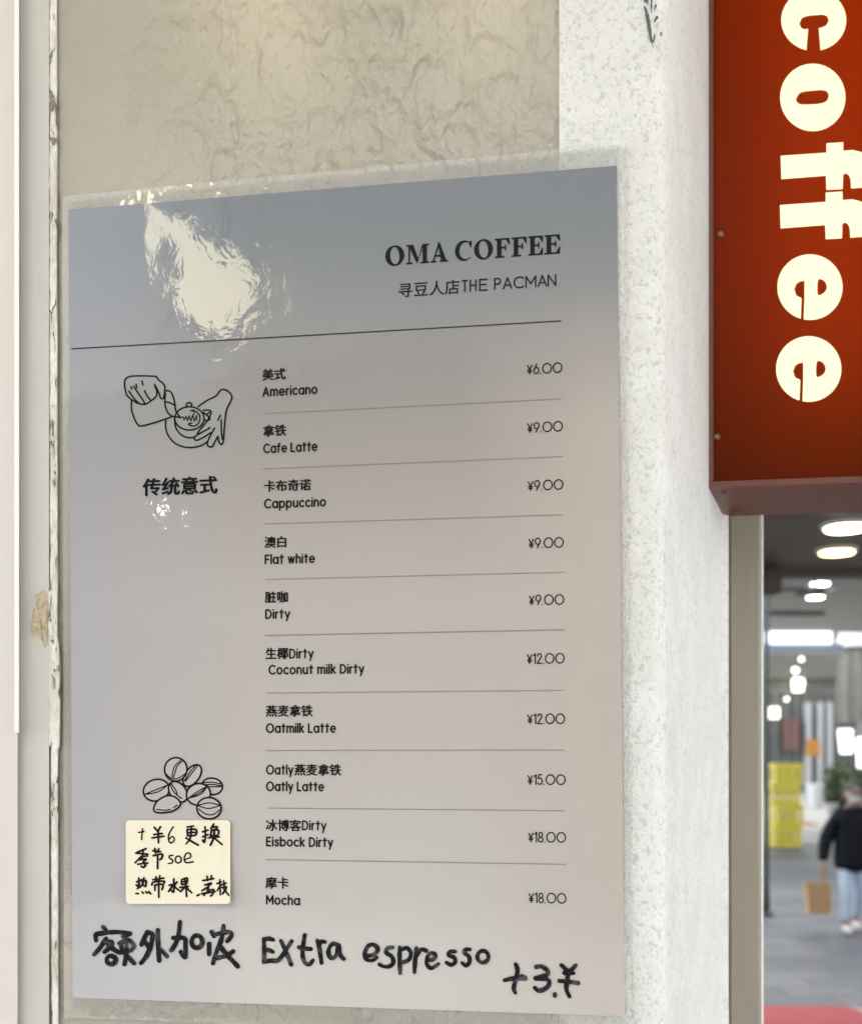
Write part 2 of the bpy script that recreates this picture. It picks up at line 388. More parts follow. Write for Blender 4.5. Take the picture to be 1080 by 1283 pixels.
# ------------------------------------------------------------------ pillar wall of the shop
ZT = 3.38
def uv(px, off=0.0): p = wp(px, CY, off); return Vector((p.x, p.y, 0))
def extrude(mb, prof, z0, z1, nz=1):
    n = len(prof); v = []; f = []
    for j in range(nz+1):
        z = z0+(z1-z0)*j/nz
        v += [(p.x, p.y, z) for p in prof]
    for j in range(nz):
        for i in range(n-1): f.append((j*n+i, j*n+i+1, (j+1)*n+i+1, (j+1)*n+i))
    return mb.add(v, f)
A_, B_ = uv(60), uv(700.5)
wall = thing('pillar', (A_.x, A_.y, 0), 'white sprayed stone shop pillar with older beige plaster behind the menu', 'pillar')
extrude(MB(), [A_-NV*.03, A_, B_], 0, ZT).build('old_plaster_face', M_PLASTER, wall)['label'] = 'lumpy beige old plaster face'
C0 = uv(700.5, .0012); CR = uv(832, .0012); D = Vector((.37, .929, 0)).normalized()
prof = [B_+NV*.0001, C0]
rr = .010; c1 = CR-U*rr; c2 = CR+D*rr
prof.append(c1)
for i in range(1, 8):
    t = i/8; prof.append(c1*(1-t)**2+CR*2*t*(1-t)+c2*t*t)
prof.append(c2)
def ray_hit(px, p, d):
    r = (px-CX)/F  # x = r*y
    t = (r*p.y-p.x)/(d.x-r*d.y); return p+d*t
E1 = ray_hit(904.5, CR, D); prof.append(E1)
E2 = ray_hit(912.5, E1, Vector((.72, .69, 0)).normalized()); prof.append(E2); prof.append(E2+Vector((.0, .25, 0)))
o = extrude(MB(), prof, 0, ZT).build('sprayed_face', M_STONE, wall, smooth=False); o['label'] = 'white gritty sprayed face round the corner'
M_SCUFF = simple('grey_scuff', (.09, .10, .095), .7, var=.3, scale=300)
ik = Ink(.0019)
for pts, w_ in (([(240, 70), (262, 120), (283, 220), (300, 330), (318, 440), (342, 530)], [1.5, 3.2, 4.6, 4.2, 3.4, .8]), ([(245, -30), (262, 5), (285, 48)], [4, 5, 1]),
                ([(325, -30), (322, 60), (322, 150)], [2.4, 2.0, .8]), ([(372, 60), (360, 110)], [2.8, 1.2]), ([(384, 195), (355, 245)], [3.6, 2.0]), ([(362, 390), (345, 470)], [1.8, 2.2]),
                ([(432, 375), (430, 405)], [2.6, 1.5])):
    ik.stroke(spline([(780+x/9, y/9) for x, y in pts], 4), [w_[min(int(i*(len(w_)-1)/max(1, 4*(len(pts)-1))+.5) if len(pts) > 2 else i, len(w_)-1)] for i in range(len(spline(pts, 4)))])
ik.build('painted_mark', M_SCUFF, wall)['label'] = 'grey brushed mark near the top corner'

# ------------------------------------------------------------------ door frame at the left, with its bead of old filler
M_PVC = simple('door_frame_white', (.55, .52, .50), .45, var=.03, scale=5); M_PVC2 = simple('door_frame_recess', (.455, .455, .445), .5, var=.09, scale=60, stretch=(1, 1, .12))
M_CAULK = N('cracked_filler'); k = M_CAULK
nz = k.noise(90, 5, .6, k.coord((1, 1, .35)), 1.0); cr = k.ramp(k.noise(190, 4, .6, k.coord((1, 1, .3), (2, 0, 1)), 1.2), [(.355, (1,)), (.41, (0,))])
k.set(Base_Color=k.mix(k.math('MULTIPLY', cr, .85), k.mix(k.ramp(nz, [(.35, (0,)), (.6, (1,))]), (.54, .525, .475), (.74, .735, .70)), (.13, .11, .08)), Roughness=.65, Normal=k.bump(k.math('SUBTRACT', nz, k.math('MULTIPLY', cr, .35)), 1.0, .0035)); M_CAULK = k.m
fl = uv(-160)
frame = thing('door_frame', (fl.x, fl.y, 0), 'white door frame along the left edge with cracked filler against plaster', 'door frame')
extrude(MB(), [uv(62, .003), uv(22, .003)][::-1], 0, ZT).build('recess', M_PVC2, frame)['label'] = 'grey set back strip'
extrude(MB(), [uv(23, .0032), uv(22.5, .0075), uv(-160, .0075), uv(-160, -.03)][::-1], 0, ZT).build('face_panel', M_PVC, frame)
zt = wp(20, 918, .0085).z
mb = MB(); p_ = [uv(25, .0033), uv(24.2, .0105), uv(18.5, .0105), uv(18.5, .0076)][::-1]; extrude(mb, p_, zt, ZT)
mb.add([(q.x, q.y, zt) for q in p_], [(0, 1, 2, 3)]); mb.build('edge_strip', simple('edge_strip_white', (.72, .71, .69), .4, var=.02), frame)
# filler bead: an irregular ridge, thicker between the lump and its broken lower end
mb = MB(); v = []; f = []; rows = 420; K = 9
for j in range(rows+1):
    py = -40+1380*j/rows
    l_, r_ = 60, 72.5+2.0*min(1, max(0, py/1283))
    l_ += 5*min(1, max(0, (py-0)/1283)) - (3 if 740 < py < 935 else 0); r_ += 3.5*max(0, 1-abs(py-870)/72)**.3 if 798 < py < 936 else 0
    l_ += (noise.noise(Vector((py*.05, 0, 3)))*1.5+noise.noise(Vector((py*.21, 5, 3)))*.8); r_ += (noise.noise(Vector((py*.02, 4, 3)))*.8+noise.noise(Vector((py*.25, 7, 3)))*.35)
    hgt = .0026+(.0014 if 740 < py < 934 else 0)+noise.noise(Vector((py*.08, 9, 1)))*.0006
    for i in range(K+1):
        t = i/K; bulge = math.sin(math.pi*t)**.28
        v.append(wp(l_+(r_-l_)*t, py, .0005+hgt*bulge+noise.noise(Vector((t*5, py*.11, 8)))*.0011*bulge))
for j in range(rows):
    for i in range(K): f.append((j*(K+1)+i, j*(K+1)+i+1, (j+1)*(K+1)+i+1, (j+1)*(K+1)+i))
mb.add(v, f); mb.build('filler_bead', M_CAULK, frame, smooth=True)['label'] = 'cracked white filler bead'
# foam lump
lump = [(56, 738), (50, 741), (44, 744), (46, 752), (42, 764), (39, 778), (38, 790), (41, 798), (47, 799), (53, 803), (56, 815), (60, 806), (61, 770), (60, 745)]
cxl, cyl = 51, 775; ls = spline(lump, 4, True); v = []; f = []; rings = 6; n = len(ls)
for j in range(rings+1):
    t = j/rings
    for i, (x, y) in enumerate(ls):
        q = wp(cxl+(x-cxl)*(1-t), cyl+(y-cyl)*(1-t), max(.0027, .0026+.0024*math.sqrt(max(0, 1-(1-t)**2))+noise.noise(Vector(((cxl+(x-cxl)*(1-t))*.22, (cyl+(y-cyl)*(1-t))*.16, 3)))*.0020*min(1, t*3)))
        v.append(q)
for j in range(rings):
    for i in range(n): f.append((j*n+i, j*n+(i+1) % n, (j+1)*n+(i+1) % n, (j+1)*n+i))
M_FOAM = simple('old_foam', (.50, .43, .31), .8, var=.4, scale=220, bump=.9, bd=.003)
MB().add(v, f).build('foam_lump', M_FOAM, frame, smooth=True)['label'] = 'yellowed foam lump in the filler'

# ================================================================== MENU
base = wp(430, 1262, .002)
menu = thing('menu_poster', wp(86, 1262, .002), 'laminated coffee menu with black print and marker writing stuck on the pillar', 'menu')
# film with a clear margin round the sheet
film = [(80, 247), (300, 230), (560, 206), (781, 180), (784, 520), (788, 900), (791, 1296), (440, 1290), (79, 1272)]
sheet = [(86.5, 262.5), (772.5, 207.5), (782.5, 1273.5), (91.5, 1250)]
def ring(outer, inner_off, off): pass
v = []; f = []
def grid(c4, nx, ny, off, fn=None):
    (ax, ay), (bx, by), (cx_, cy_), (dx, dy) = c4; v = []; f = []
    for j in range(ny+1):
        for i in range(nx+1):
            s_, t = i/nx, j/ny
            x = (ax*(1-s_)+bx*s_)*(1-t)+(dx*(1-s_)+cx_*s_)*t; y = (ay*(1-s_)+by*s_)*(1-t)+(dy*(1-s_)+cy_*s_)*t
            v.append(wp(x, y, off+(fn(s_, t) if fn else 0)))
    for j in range(ny):
        for i in range(nx): f.append((j*(nx+1)+i, (j+1)*(nx+1)+i, (j+1)*(nx+1)+i+1, j*(nx+1)+i+1))
    return v, f
OFF = .0032
v, f = grid(sheet, 30, 40, OFF); mb = MB().add(v, f)
# sheet edge thickness
mb2 = [wp(x, y, OFF) for x, y in sheet]+[wp(x, y, OFF-.0006) for x, y in sheet]
mb.add(mb2, [(0, 1, 5, 4), (1, 2, 6, 5), (2, 3, 7, 6), (3, 0, 4, 7)])
mb.build('menu_sheet', M_PAPER, menu)
fm = MB(); fo = [(78.5, 246), (781.5, 180), (791, 1300), (81, 1275)]
q = [wp(x, y, OFF-.0003) for x, y in fo]+[wp(x, y, OFF-.0003) for x, y in sheet]
fm.add(q, [(0, 4, 5, 1), (1, 5, 6, 2), (2, 6, 7, 3), (3, 7, 4, 0)])
fm.build('film_margin', M_FILM, menu)['label'] = 'clear margin of the laminating film'
I1 = OFF+.00025
# heading in heavy serif capitals
def serif(ik, ch, x0, x1, yb, cap):
    def T(pts, W): return [(x0+p[0]/W*(x1-x0), yb-p[1]*cap+slope(yb-cap/2)*(p[0]/W*(x1-x0))) for p in pts]
    def rect(a, b, c, d): return [(a, b), (c, b), (c, d), (a, d)]
    P = []
    if ch in 'EF':
        W = .82; P = [rect(.11, .02, .36, .98), rect(0, .915, .78, 1), [(.80, 1), (.82, .66), (.76, .66), (.60, .93), (.5, .95), (.5, 1)], rect(.34, .47, .56, .56), [(.52, .48), (.57, .34), (.62, .34), (.62, .68), (.57, .68), (.52, .55)]]
        P += [rect(0, 0, .80, .085), [(.80, 0), (.83, .36), (.77, .36), (.60, .07), (.5, .05), (.5, 0)]] if ch == 'E' else [rect(0, 0, .52, .085)]
    elif ch == 'A':
        W = 1.0; P = [[(.40, 1.02), (.53, 1.02), (.92, .04), (.61, .04)], [(.42, .93), (.47, .80), (.20, .04), (.11, .04)], rect(.22, .29, .70, .375), rect(0, 0, .34, .08), rect(.53, 0, 1.0, .08)]
    elif ch == 'M':
        W = 1.3; P = [rect(.13, .03, .22, .97), rect(.93, .03, 1.18, .97), [(.12, .995), (.40, .995), (.72, .20), (.60, .01)], [(.60, .01), (.70, .22), (1.0, .995), (.92, .995)], rect(0, 0, .36, .08), rect(.80, 0, 1.3, .08), rect(0, .92, .34, 1), rect(.96, .92, 1.3, 1)]
    if ch == 'O': ik.fill(T(arc(.5, .5, .5, .53, 0, 360, 40), 1.0), T([(p[0]*math.cos(.12)-p[1]*math.sin(.12)+.5, p[0]*math.sin(.12)+p[1]*math.cos(.12)+.5) for p in arc(0, 0, .245, .445, 0, 360, 36)], 1.0)); return
    if ch == 'C':
        ik.fill(T(arc(.5, .5, .5, .53, 42, 318, 30)+arc(.60, .5, .36, .44, 310, 50, 28), .96))
        ik.fill(T([(.86, 1.0), (.92, 1.0), (.92, .64), (.86, .64), (.74, .90)], .96)); return
    for p in P: ik.fill(T(p, W))
ik = Ink(I1)
for ch, a, b in zip('OMACOFFEE', (55, 168, 300, 432, 535, 648, 738, 828, 915), (158, 292, 394, 526, 637, 729, 820, 908, 1001)):
    x0 = 470+a/4.32; x1 = 470+b/4.32; yb = 270+275/4.32-.5+(x0-483)*-.0715
    serif(ik, ch, x0, x1, yb, 24.2)
ik.build('heading', M_INK, menu)
ik = Ink(I1)
hanzi(ik, '寻豆人店', 498, 576.5, 371.5, 19.5, .18)
for ch, a, b in zip('THEPACMAN', (468, 511, 562, 643, 690, 748, 812, 878, 932), (502, 549, 610, 682, 742, 806, 872, 930, 980)):
    x0 = 470+a/4.32; latin(ik, ch, x0, 470+b/4.32, 365.2+(x0-578)*-.066, 13.4, 1.8)
ik.build('subheading', M_INK2, menu)
ik = Ink(I1); ik.stroke([(90, 437), (396, 419.6), (703, 402)], 1.5, caps=False); ik.build('head_rule', M_LINE2, menu)
# ten drinks
EN = ((('美式', None, None), 'Americano', 329, 357.5, 476.4, 398.0, 497.0), (('拿铁', None, None), 'Cafe Latte', 330, 358.5, 546.8, 398, 568), (('卡布奇诺', None, None), 'Cappuccino', 331, 389.5, 616, 408.7, 637.2),
      (('澳白', None, None), 'Flat white', 331.7, 360, 686.2, 395, 707), (('脏咖', None, None), 'Dirty', 332.3, 361, 755, 364, 775.5), (('生椰', 'post', 'Dirty'), 'Coconut milk Dirty', 333, 361.2, 825.6, 456.5, 845.2),
      (('燕麦拿铁', None, None), 'Oatmilk Latte', 333.3, 391.7, 897.6, 421.2, 918.4), (('燕麦拿铁', 'pre', 'Oatly'), 'Oatly Latte', 369, 427.2, 971.2, 406.3, 991.2),
      (('冰博客', 'post', 'Dirty'), 'Eisbock Dirty', 333.3, 377.2, 1040.6, 417.7, 1060.4), (('摩卡', None, None), 'Mocha', 333.3, 361.7, 1112.6, 376.2, 1133.4))
PR = (('¥6.00', 660, 704.5, 469.0), ('¥9.00', 660.3, 705, 542.2), ('¥9.00', 661, 705.7, 614.8), ('¥9.00', 662, 706.2, 687), ('¥9.00', 662.5, 706.8, 758.2),
      ('¥12.00', 660, 707.3, 831.6), ('¥12.00', 660.5, 707.8, 907), ('¥15.00', 660.7, 708.6, 983), ('¥18.00', 661.5, 709, 1055), ('¥18.00', 662, 709.5, 1131))
XN = (329, 330, 331, 331.7, 332.4, 336.6, 333.3, 333.5, 333.5, 333.5)
for (cn, side, lat), en, a, b, yb, xr, ye in EN:
    i = [q[1] for q in EN].index(en); ik = Ink(I1)
    hanzi(ik, cn, a-.4, b+.6, yb-.9, 15.2, .5)
    if side == 'post': latin(ik, lat, b+1.2, b+32, yb-1.2, 10.6, 2.0)
    if side == 'pre': latin(ik, lat, 333.5, 367.8, yb-1.5, 10.6, 2.0)
    latin(ik, en, XN[i], xr, ye-.8, 10.4, 2.1)
    ik.build('menu_entry', M_INK2, menu)
    t, x0, x1, y = PR[i]; ik = Ink(I1); latin(ik, t, x0, x1, y-.3, 12.0, 1.55, gap=.24); ik.build('price', M_INK2, menu)
for (x0, y0), (x1, y1), w_ in (((333, 518), (703, 499.6), 1.0), ((329, 587.3), (705, 572), 1.0), ((331, 656.4), (705, 645), 1.0), ((333, 725.9), (707, 717), 1.0), ((332, 796.2), (707, 789), 1.35),
                              ((333.5, 868.3), (706, 865), 1.0), ((333.5, 940.5), (706, 939.7), 1.0), ((336, 1012.4), (707, 1015.8), 1.0), ((333, 1077), (708.6, 1083), 1.0)):
    ik = Ink(I1); ik.stroke([(x0, y0), (x1, y1)], w_, caps=False); ik.build('divider_line', M_LINE, menu)
ik = Ink(I1); hanzi(ik, '传统意式', 179.2, 273, 619.6, 23.4, .85); ik.build('section_title', M_INK, menu)
# drawing: a jug pouring into a cup between two hands
def tr8(pts): return [(140+x/5.344, 440+y/5.344) for x, y in pts]
DW = 2.1
ik = Ink(I1-.0001)
for lp in ([(105, 175), (300, 168), (345, 215), (358, 245), (345, 318), (300, 300), (225, 355), (135, 325), (98, 280)], [(135, 330), (135, 390), (150, 440), (175, 490), (205, 500), (410, 437), (425, 360), (395, 270), (365, 265), (340, 320), (262, 335), (225, 355)],
           [(580, 372), (640, 330), (700, 300), (745, 256), (805, 300), (775, 380), (748, 610), (735, 625), (712, 570), (675, 638), (642, 615), (660, 570), (575, 595), (556, 575), (420, 440), (480, 385)]):
    ik.fill(tr8(lp))
ik.fill(tr8(arc(505, 520, 140, 125, 0, 360, 40))); ik.build('drawing_ground', M_DRAW, menu)
ik = Ink(I1)
for p in ([(135, 325), (98, 280), (105, 175), (300, 168)], [(300, 168), (318, 195), (345, 215), (358, 245), (352, 300), (345, 318), (330, 313), (318, 280), (302, 245), (288, 222)], [(135, 325), (180, 350), (225, 355), (262, 335), (300, 300), (303, 265), (290, 235)],
          [(118, 268), (150, 315), (182, 347)], [(150, 235), (185, 290), (210, 325), (225, 353)], [(222, 265), (240, 300), (265, 332)], [(132, 238), (138, 254)], [(165, 222), (170, 245)], [(205, 200), (212, 226)],
          [(135, 330), (135, 390), (150, 440), (175, 490), (205, 500), (300, 475), (410, 437)], [(365, 265), (395, 270), (415, 310), (425, 360), (432, 400), (458, 440)], [(362, 280), (358, 350), (372, 400), (400, 432), (458, 442)], [(362, 340), (390, 345), (420, 360)],
          [(364, 465), (362, 500), (378, 560), (420, 612), (480, 640), (540, 645), (600, 632), (640, 608)], [(422, 440), (426, 490), (440, 530), (475, 565), (520, 580), (560, 575)], [(502, 372), (504, 352), (520, 345), (535, 352), (538, 372)],
          [(580, 372), (640, 330), (700, 300), (722, 270), (745, 256), (780, 268), (805, 300), (800, 330), (775, 380), (765, 420), (755, 520), (748, 605), (735, 625), (720, 608), (712, 570)], [(712, 570), (690, 610), (675, 638), (650, 638), (642, 615), (660, 570), (690, 515)],
          [(665, 545), (620, 575), (575, 596), (558, 592), (556, 575), (590, 552), (650, 520)], [(575, 553), (582, 540), (610, 505), (645, 460), (668, 410), (650, 395), (615, 396)], [(615, 410), (640, 430), (660, 452), (640, 465), (618, 458)], [(638, 425), (655, 410)],
          [(735, 460), (736, 540), (742, 590)], [(730, 430), (712, 462)], [(640, 525), (660, 512)]):
    ik.stroke(spline(tr8(p), 5), DW)
ik.stroke(arc(*tr8([(522, 450)])[0], 98/5.344, 78/5.344, 0, 360, 40), DW, closed=False)
ik.stroke(tr8([(455, 448), (480, 440), (487, 460), (500, 436), (510, 466), (520, 432), (532, 468), (545, 425), (555, 470), (570, 430), (572, 462)]), 1.5)
ik.stroke(spline(tr8([(530, 400), (550, 396), (580, 415), (593, 450), (578, 488), (545, 502), (515, 488), (540, 482)]), 5), 1.9); ik.stroke(spline(tr8([(545, 400), (556, 415), (545, 425)]), 4), 1.4)
ik.build('drawing', M_INK, menu)['label'] = 'line drawing of a jug poured into a cup'
# drawing: coffee beans
def tr4(pts): return [(140+x/5.83, 930+y/5.83) for x, y in pts]
def ell(cx, cy, rx, ry, rot): 
    c, s_ = math.cos(R(rot)), math.sin(R(rot)); return [(cx+x*c-y*s_, cy+x*s_+y*c) for x, y in arc(0, 0, rx, ry, 0, 360, 32)[:-1]]
bd = thing_beans = [
 (ell(735, 322, 76, 60, 8), [[(662, 296), (735, 292), (803, 306)], [(668, 312), (735, 308), (800, 318)], [(672, 322), (740, 325), (800, 324)]]),
 (ell(590, 243, 52, 90, 36), [[(628, 172), (590, 222), (540, 285)], [(615, 170), (575, 215), (535, 280)]]),
 (ell(470, 198, 82, 86, 10), [[(522, 135), (482, 172), (467, 215), (452, 258)], [(505, 133), (466, 170), (450, 210), (442, 252)], [(398, 232), (440, 264), (490, 262), (545, 225)]]),
 (ell(328, 350, 96, 78, -16), [[(240, 382), (330, 345), (412, 312)], [(240, 382), (340, 362), (412, 312)]]),
 (ell(486, 362, 58, 84, -38), [[(430, 308), (455, 362), (500, 402)], [(440, 305), (470, 350), (480, 380)], [(498, 405), (515, 408)]]),
 (ell(635, 380, 88, 78, -15), [[(560, 410), (630, 360), (702, 320)], [(560, 410), (650, 380), (702, 320)], [(575, 405), (645, 368), (695, 330)]]),
 (spline([(310, 480), (335, 430), (400, 392), (460, 398), (503, 440), (490, 475), (440, 505), (370, 515), (320, 508)], 4, True), [[(330, 490), (390, 497), (430, 490)], [(455, 478), (480, 460)]]),
 (ell(712, 482, 88, 78, 5), [[(630, 462), (710, 443), (797, 460)], [(630, 462), (710, 484), (797, 460)], [(638, 488), (690, 525), (745, 527), (788, 495)]])]
ikF = Ink(I1)
kk = 0
beans_v = []
for out, ins in bd:
    fi = Ink(OFF+.0002+kk*.00006); fi.fill(tr4(out)); beans_v.append(fi)
    li = Ink(OFF+.00023+kk*.00006); li.stroke(tr4(out), 2.3, closed=True)
    for p in ins: li.stroke(spline(tr4(p), 5), 1.6)
    beans_v.append(li); kk += 1
a = Ink(I1); b = Ink(I1)
for i, x in enumerate(beans_v):
    t = a if i % 2 == 0 else b; n0 = len(t.v); t.v += x.v; t.f += [tuple(j+n0 for j in q) for q in x.f]
a.build('drawing_ground', M_DRAW2, menu); b.build('drawing', M_INK, menu)['label'] = 'line drawing of eight coffee beans'
# marker writing
def hand(ik, off, sc, strokes, w_):
    for p in strokes:
        q = spline([(off[0]+x/sc, off[1]+y/sc) for x, y in p], 5)
        ik.stroke(q, [w_*(.86+.22*noise.noise(Vector((x*.13, y*.13, 2)))+.1*math.sin(math.pi*i/max(1, len(q)-1))) for i, (x, y) in enumerate(q)])
ik = Ink(I1+.0002)
hand(ik, (110, 1140), 5.4, [[(105, 116), (125, 138)], [(58, 208), (55, 172), (75, 162), (190, 150), (288, 160)], [(240, 180), (285, 165)], [(125, 195), (90, 250), (45, 302)], [(115, 222), (160, 215), (160, 245), (115, 285)], [(140, 240), (180, 270), (220, 290)],
     [(130, 330), (135, 358), (165, 368), (188, 350), (185, 322), (150, 312), (130, 328)], [(215, 228), (275, 205), (312, 240), (300, 268)], [(225, 240), (240, 290)], [(265, 235), (262, 300), (250, 368)], [(265, 310), (315, 362)], [(240, 288), (295, 275)],
     [(405, 148), (385, 190), (365, 235)], [(405, 152), (440, 170), (425, 250), (400, 310), (362, 360)], [(385, 210), (415, 255)], [(475, 138), (478, 250), (485, 345)], [(490, 262), (538, 315)],
     [(580, 190), (655, 192), (662, 240), (660, 320), (632, 285)], [(625, 82), (615, 170), (595, 230), (565, 275)], arc(740, 215, 36, 42, 200, 565, 12),
     [(840, 150), (855, 180)], [(822, 230), (822, 300)], [(870, 165), (955, 150), (972, 175), (945, 212)], [(920, 108), (905, 200), (870, 290), (848, 362)], [(890, 235), (930, 290), (1015, 382)], [(985, 280), (940, 310), (880, 325)]], 6.4)
hand(ik, (320, 1150), 6.75, [[(150, 186), (115, 176), (72, 182)], [(72, 180), (76, 280), (72, 376)], [(72, 372), (130, 362), (190, 360), (235, 310), (270, 255), (308, 196)], [(78, 268), (120, 275), (148, 290)], [(218, 195), (260, 290), (303, 395)],
     [(418, 146), (405, 230), (400, 320), (420, 378), (458, 392), (488, 358)], [(368, 250), (420, 260), (470, 264)], [(525, 192), (545, 280), (560, 380)], [(535, 245), (555, 202), (588, 204)], [(700, 232), (660, 218), (626, 252), (620, 310), (650, 342), (688, 310), (704, 232), (715, 310), (748, 348)]], 6.0)
hand(ik, (440, 1160), 5.684, [[(112, 215), (160, 205), (190, 168), (160, 135), (120, 145), (98, 195), (108, 238), (150, 247), (182, 225)], [(295, 155), (260, 160), (248, 190), (288, 218), (300, 260), (275, 288), (232, 290), (202, 275)], [(345, 152), (345, 250), (350, 338)], [(350, 175), (395, 158), (425, 192), (410, 242), (362, 262)],
     [(465, 160), (455, 250), (450, 332)], [(465, 215), (498, 170), (536, 178)], [(540, 248), (588, 236), (598, 205), (570, 195), (545, 218), (538, 270), (570, 302), (620, 272)], [(742, 183), (705, 184), (692, 208), (732, 226), (740, 258), (712, 278), (678, 262)],
     [(845, 168), (815, 170), (808, 194), (840, 222), (840, 262), (815, 282), (790, 264)], arc(937, 220, 39, 42, 220, 585, 12)], 5.8)
hand(ik, (620, 1190), 9.0, [[(108, 344), (200, 326), (300, 322), (342, 326)], [(300, 298), (340, 315)], [(235, 165), (255, 235), (235, 330), (212, 430), (230, 485)], [(465, 195), (530, 190), (598, 245), (585, 282), (530, 300), (455, 318)], [(460, 330), (580, 332), (612, 372), (580, 430), (500, 462), (450, 430)], [(675, 500), (676, 518)],
     [(750, 175), (810, 230)], [(912, 175), (845, 240), (785, 258)], [(785, 262), (885, 265)], [(725, 352), (800, 356), (935, 376)], [(832, 250), (812, 350), (806, 450), (840, 528)]], 6.3)
ik.build('marker_writing', M_MARKER, menu)['label'] = 'black marker line written across the foot'

# paper note stuck on the menu
nl = [(158, 1028), (288.7, 1027.5), (289, 1132.5), (158.2, 1132.5)]
def rounded(c4, r):
    out = []; n = len(c4)
    for i in range(n):
        p, a, b = Vector(c4[i]), Vector(c4[i-1]), Vector(c4[(i+1) % n]); da = (a-p).normalized()*r; db = (b-p).normalized()*r
        for j in range(6):
            t = j/5; q = (p+da)*(1-t)**2+p*2*t*(1-t)+(p+db)*t*t; out.append((q.x, q.y))
    return out
NO = OFF+.0008
rl = rounded(nl, 5)
note = thing('sticky_note', wp(223, 1132.5, NO-.0004), 'cream rounded paper note with three handwritten lines below the drawn beans', 'note')
def curl(x, y): return .0030*max(0, (y-1050)/83)**2*(.35+.65*abs((x-215)/74)**1.5)+.0006*max(0, (x-260)/29)**2
mb = MB(); v = []; f = []; ys = [0, .15, .6, 1.3, 2.2, 3.5, 5]; ys = ys+[5+95*i/16 for i in range(1, 16)]+[105-t for t in ys[::-1]]; rows = len(ys)-1
for j in range(rows+1):
    y = 1027.6+ys[j]; e_ = max(0, 5-(y-1027.6), 5-(1132.6-y)); ins = 5-math.sqrt(max(0, 25-e_*e_))
    for i in range(13): x = 158.1+ins+(130.8-2*ins)*i/12; v.append(wp(x, y, NO+curl(x, y)))
for j in range(rows):
    for i in range(12): f.append((j*13+i, (j+1)*13+i, (j+1)*13+i+1, j*13+i+1))
mb.add(v, f)
mb.build('paper', M_NOTE, note)
ik = Ink(NO+.00025); ik.lift = curl
hand(ik, (150, 1020), 7.2, [[(172, 166), (222, 158)], [(208, 132), (200, 230)], [(485, 115), (447, 180), (445, 240), (470, 260), (495, 230), (480, 202), (450, 225)], [(482, 372), (450, 377), (455, 400), (480, 415), (475, 440), (440, 446)], arc(530, 410, 27, 31, 200, 560, 12), [(590, 410), (640, 390), (635, 355), (605, 355), (585, 395), (600, 438), (665, 430)]], 2.2)
hand(ik, (150, 1020), 7.2, [[(315, 120), (345, 155)], [(370, 115), (348, 155)], [(310, 185), (385, 175)], [(295, 215), (400, 200)], [(350, 150), (352, 260)],
     [(610, 117), (670, 106)], [(610, 140), (690, 140), (685, 190), (615, 195)], [(610, 140), (615, 195)], [(612, 168), (685, 165)], [(650, 120), (640, 215), (600, 270)], [(600, 215), (640, 240), (710, 280)],
     [(750, 160), (800, 145)], [(772, 115), (775, 200), (765, 255), (750, 235)], [(750, 205), (800, 185)], [(850, 90), (825, 130)], [(830, 120), (880, 115), (865, 140)], [(830, 145), (890, 145), (885, 190), (820, 195)], [(830, 145), (822, 195)], [(800, 215), (900, 205)], [(855, 150), (850, 215), (820, 280)], [(860, 220), (925, 275)],
     [(240, 312), (165, 342)], [(150, 352), (258, 362)], [(215, 320), (205, 400)], [(140, 440), (200, 380)], [(205, 382), (255, 378)], [(180, 412), (240, 406), (215, 430)], [(215, 430), (235, 460), (215, 480), (195, 470)], [(165, 452), (255, 442)],
     [(300, 330), (370, 340)], [(320, 310), (325, 350)], [(355, 312), (345, 345)], [(305, 375), (385, 362), (380, 400), (365, 410)], [(345, 370), (345, 490)],
     [(155, 612), (205, 592)], [(175, 578), (175, 650), (152, 640)], [(205, 610), (240, 602), (236, 655)], [(222, 575), (205, 640), (160, 672)], [(205, 628), (225, 650)], [(150, 716), (172, 718)], [(205, 702), (216, 714)], [(240, 700), (250, 714)], [(265, 700), (282, 720)],
     [(300, 592), (400, 577)], [(330, 567), (335, 600)], [(365, 556), (360, 600)], [(292, 640), (310, 612), (402, 606), (398, 630)], [(320, 640), (320, 690)], [(320, 640), (390, 635), (385, 680)], [(355, 610), (355, 752)],
     [(490, 586), (490, 700), (470, 690)], [(450, 642), (480, 640), (445, 698)], [(520, 612), (497, 650), (540, 690)], [(560, 592), (610, 578), (605, 625), (560, 635)], [(560, 592), (560, 635)], [(565, 612), (608, 606)], [(545, 662), (620, 652)], [(590, 582), (600, 650), (605, 742)], [(585, 662), (552, 700)], [(600, 660), (652, 710)],
     [(700, 736), (718, 727)], [(752, 600), (850, 582)], [(790, 560), (795, 600)], [(830, 556), (825, 590)], [(770, 640), (830, 622), (800, 650)], [(745, 690), (800, 662), (790, 700), (760, 735)], [(800, 692), (850, 682), (835, 730), (820, 738)], [(742, 718), (862, 700)],
     [(880, 627), (920, 612)], [(905, 592), (910, 728)], [(905, 650), (882, 690)], [(920, 640), (962, 622)], [(940, 602), (945, 650)], [(925, 662), (965, 660), (932, 718)], [(940, 672), (985, 732)]], 2.9)
ik.build('handwriting', M_PEN, note)

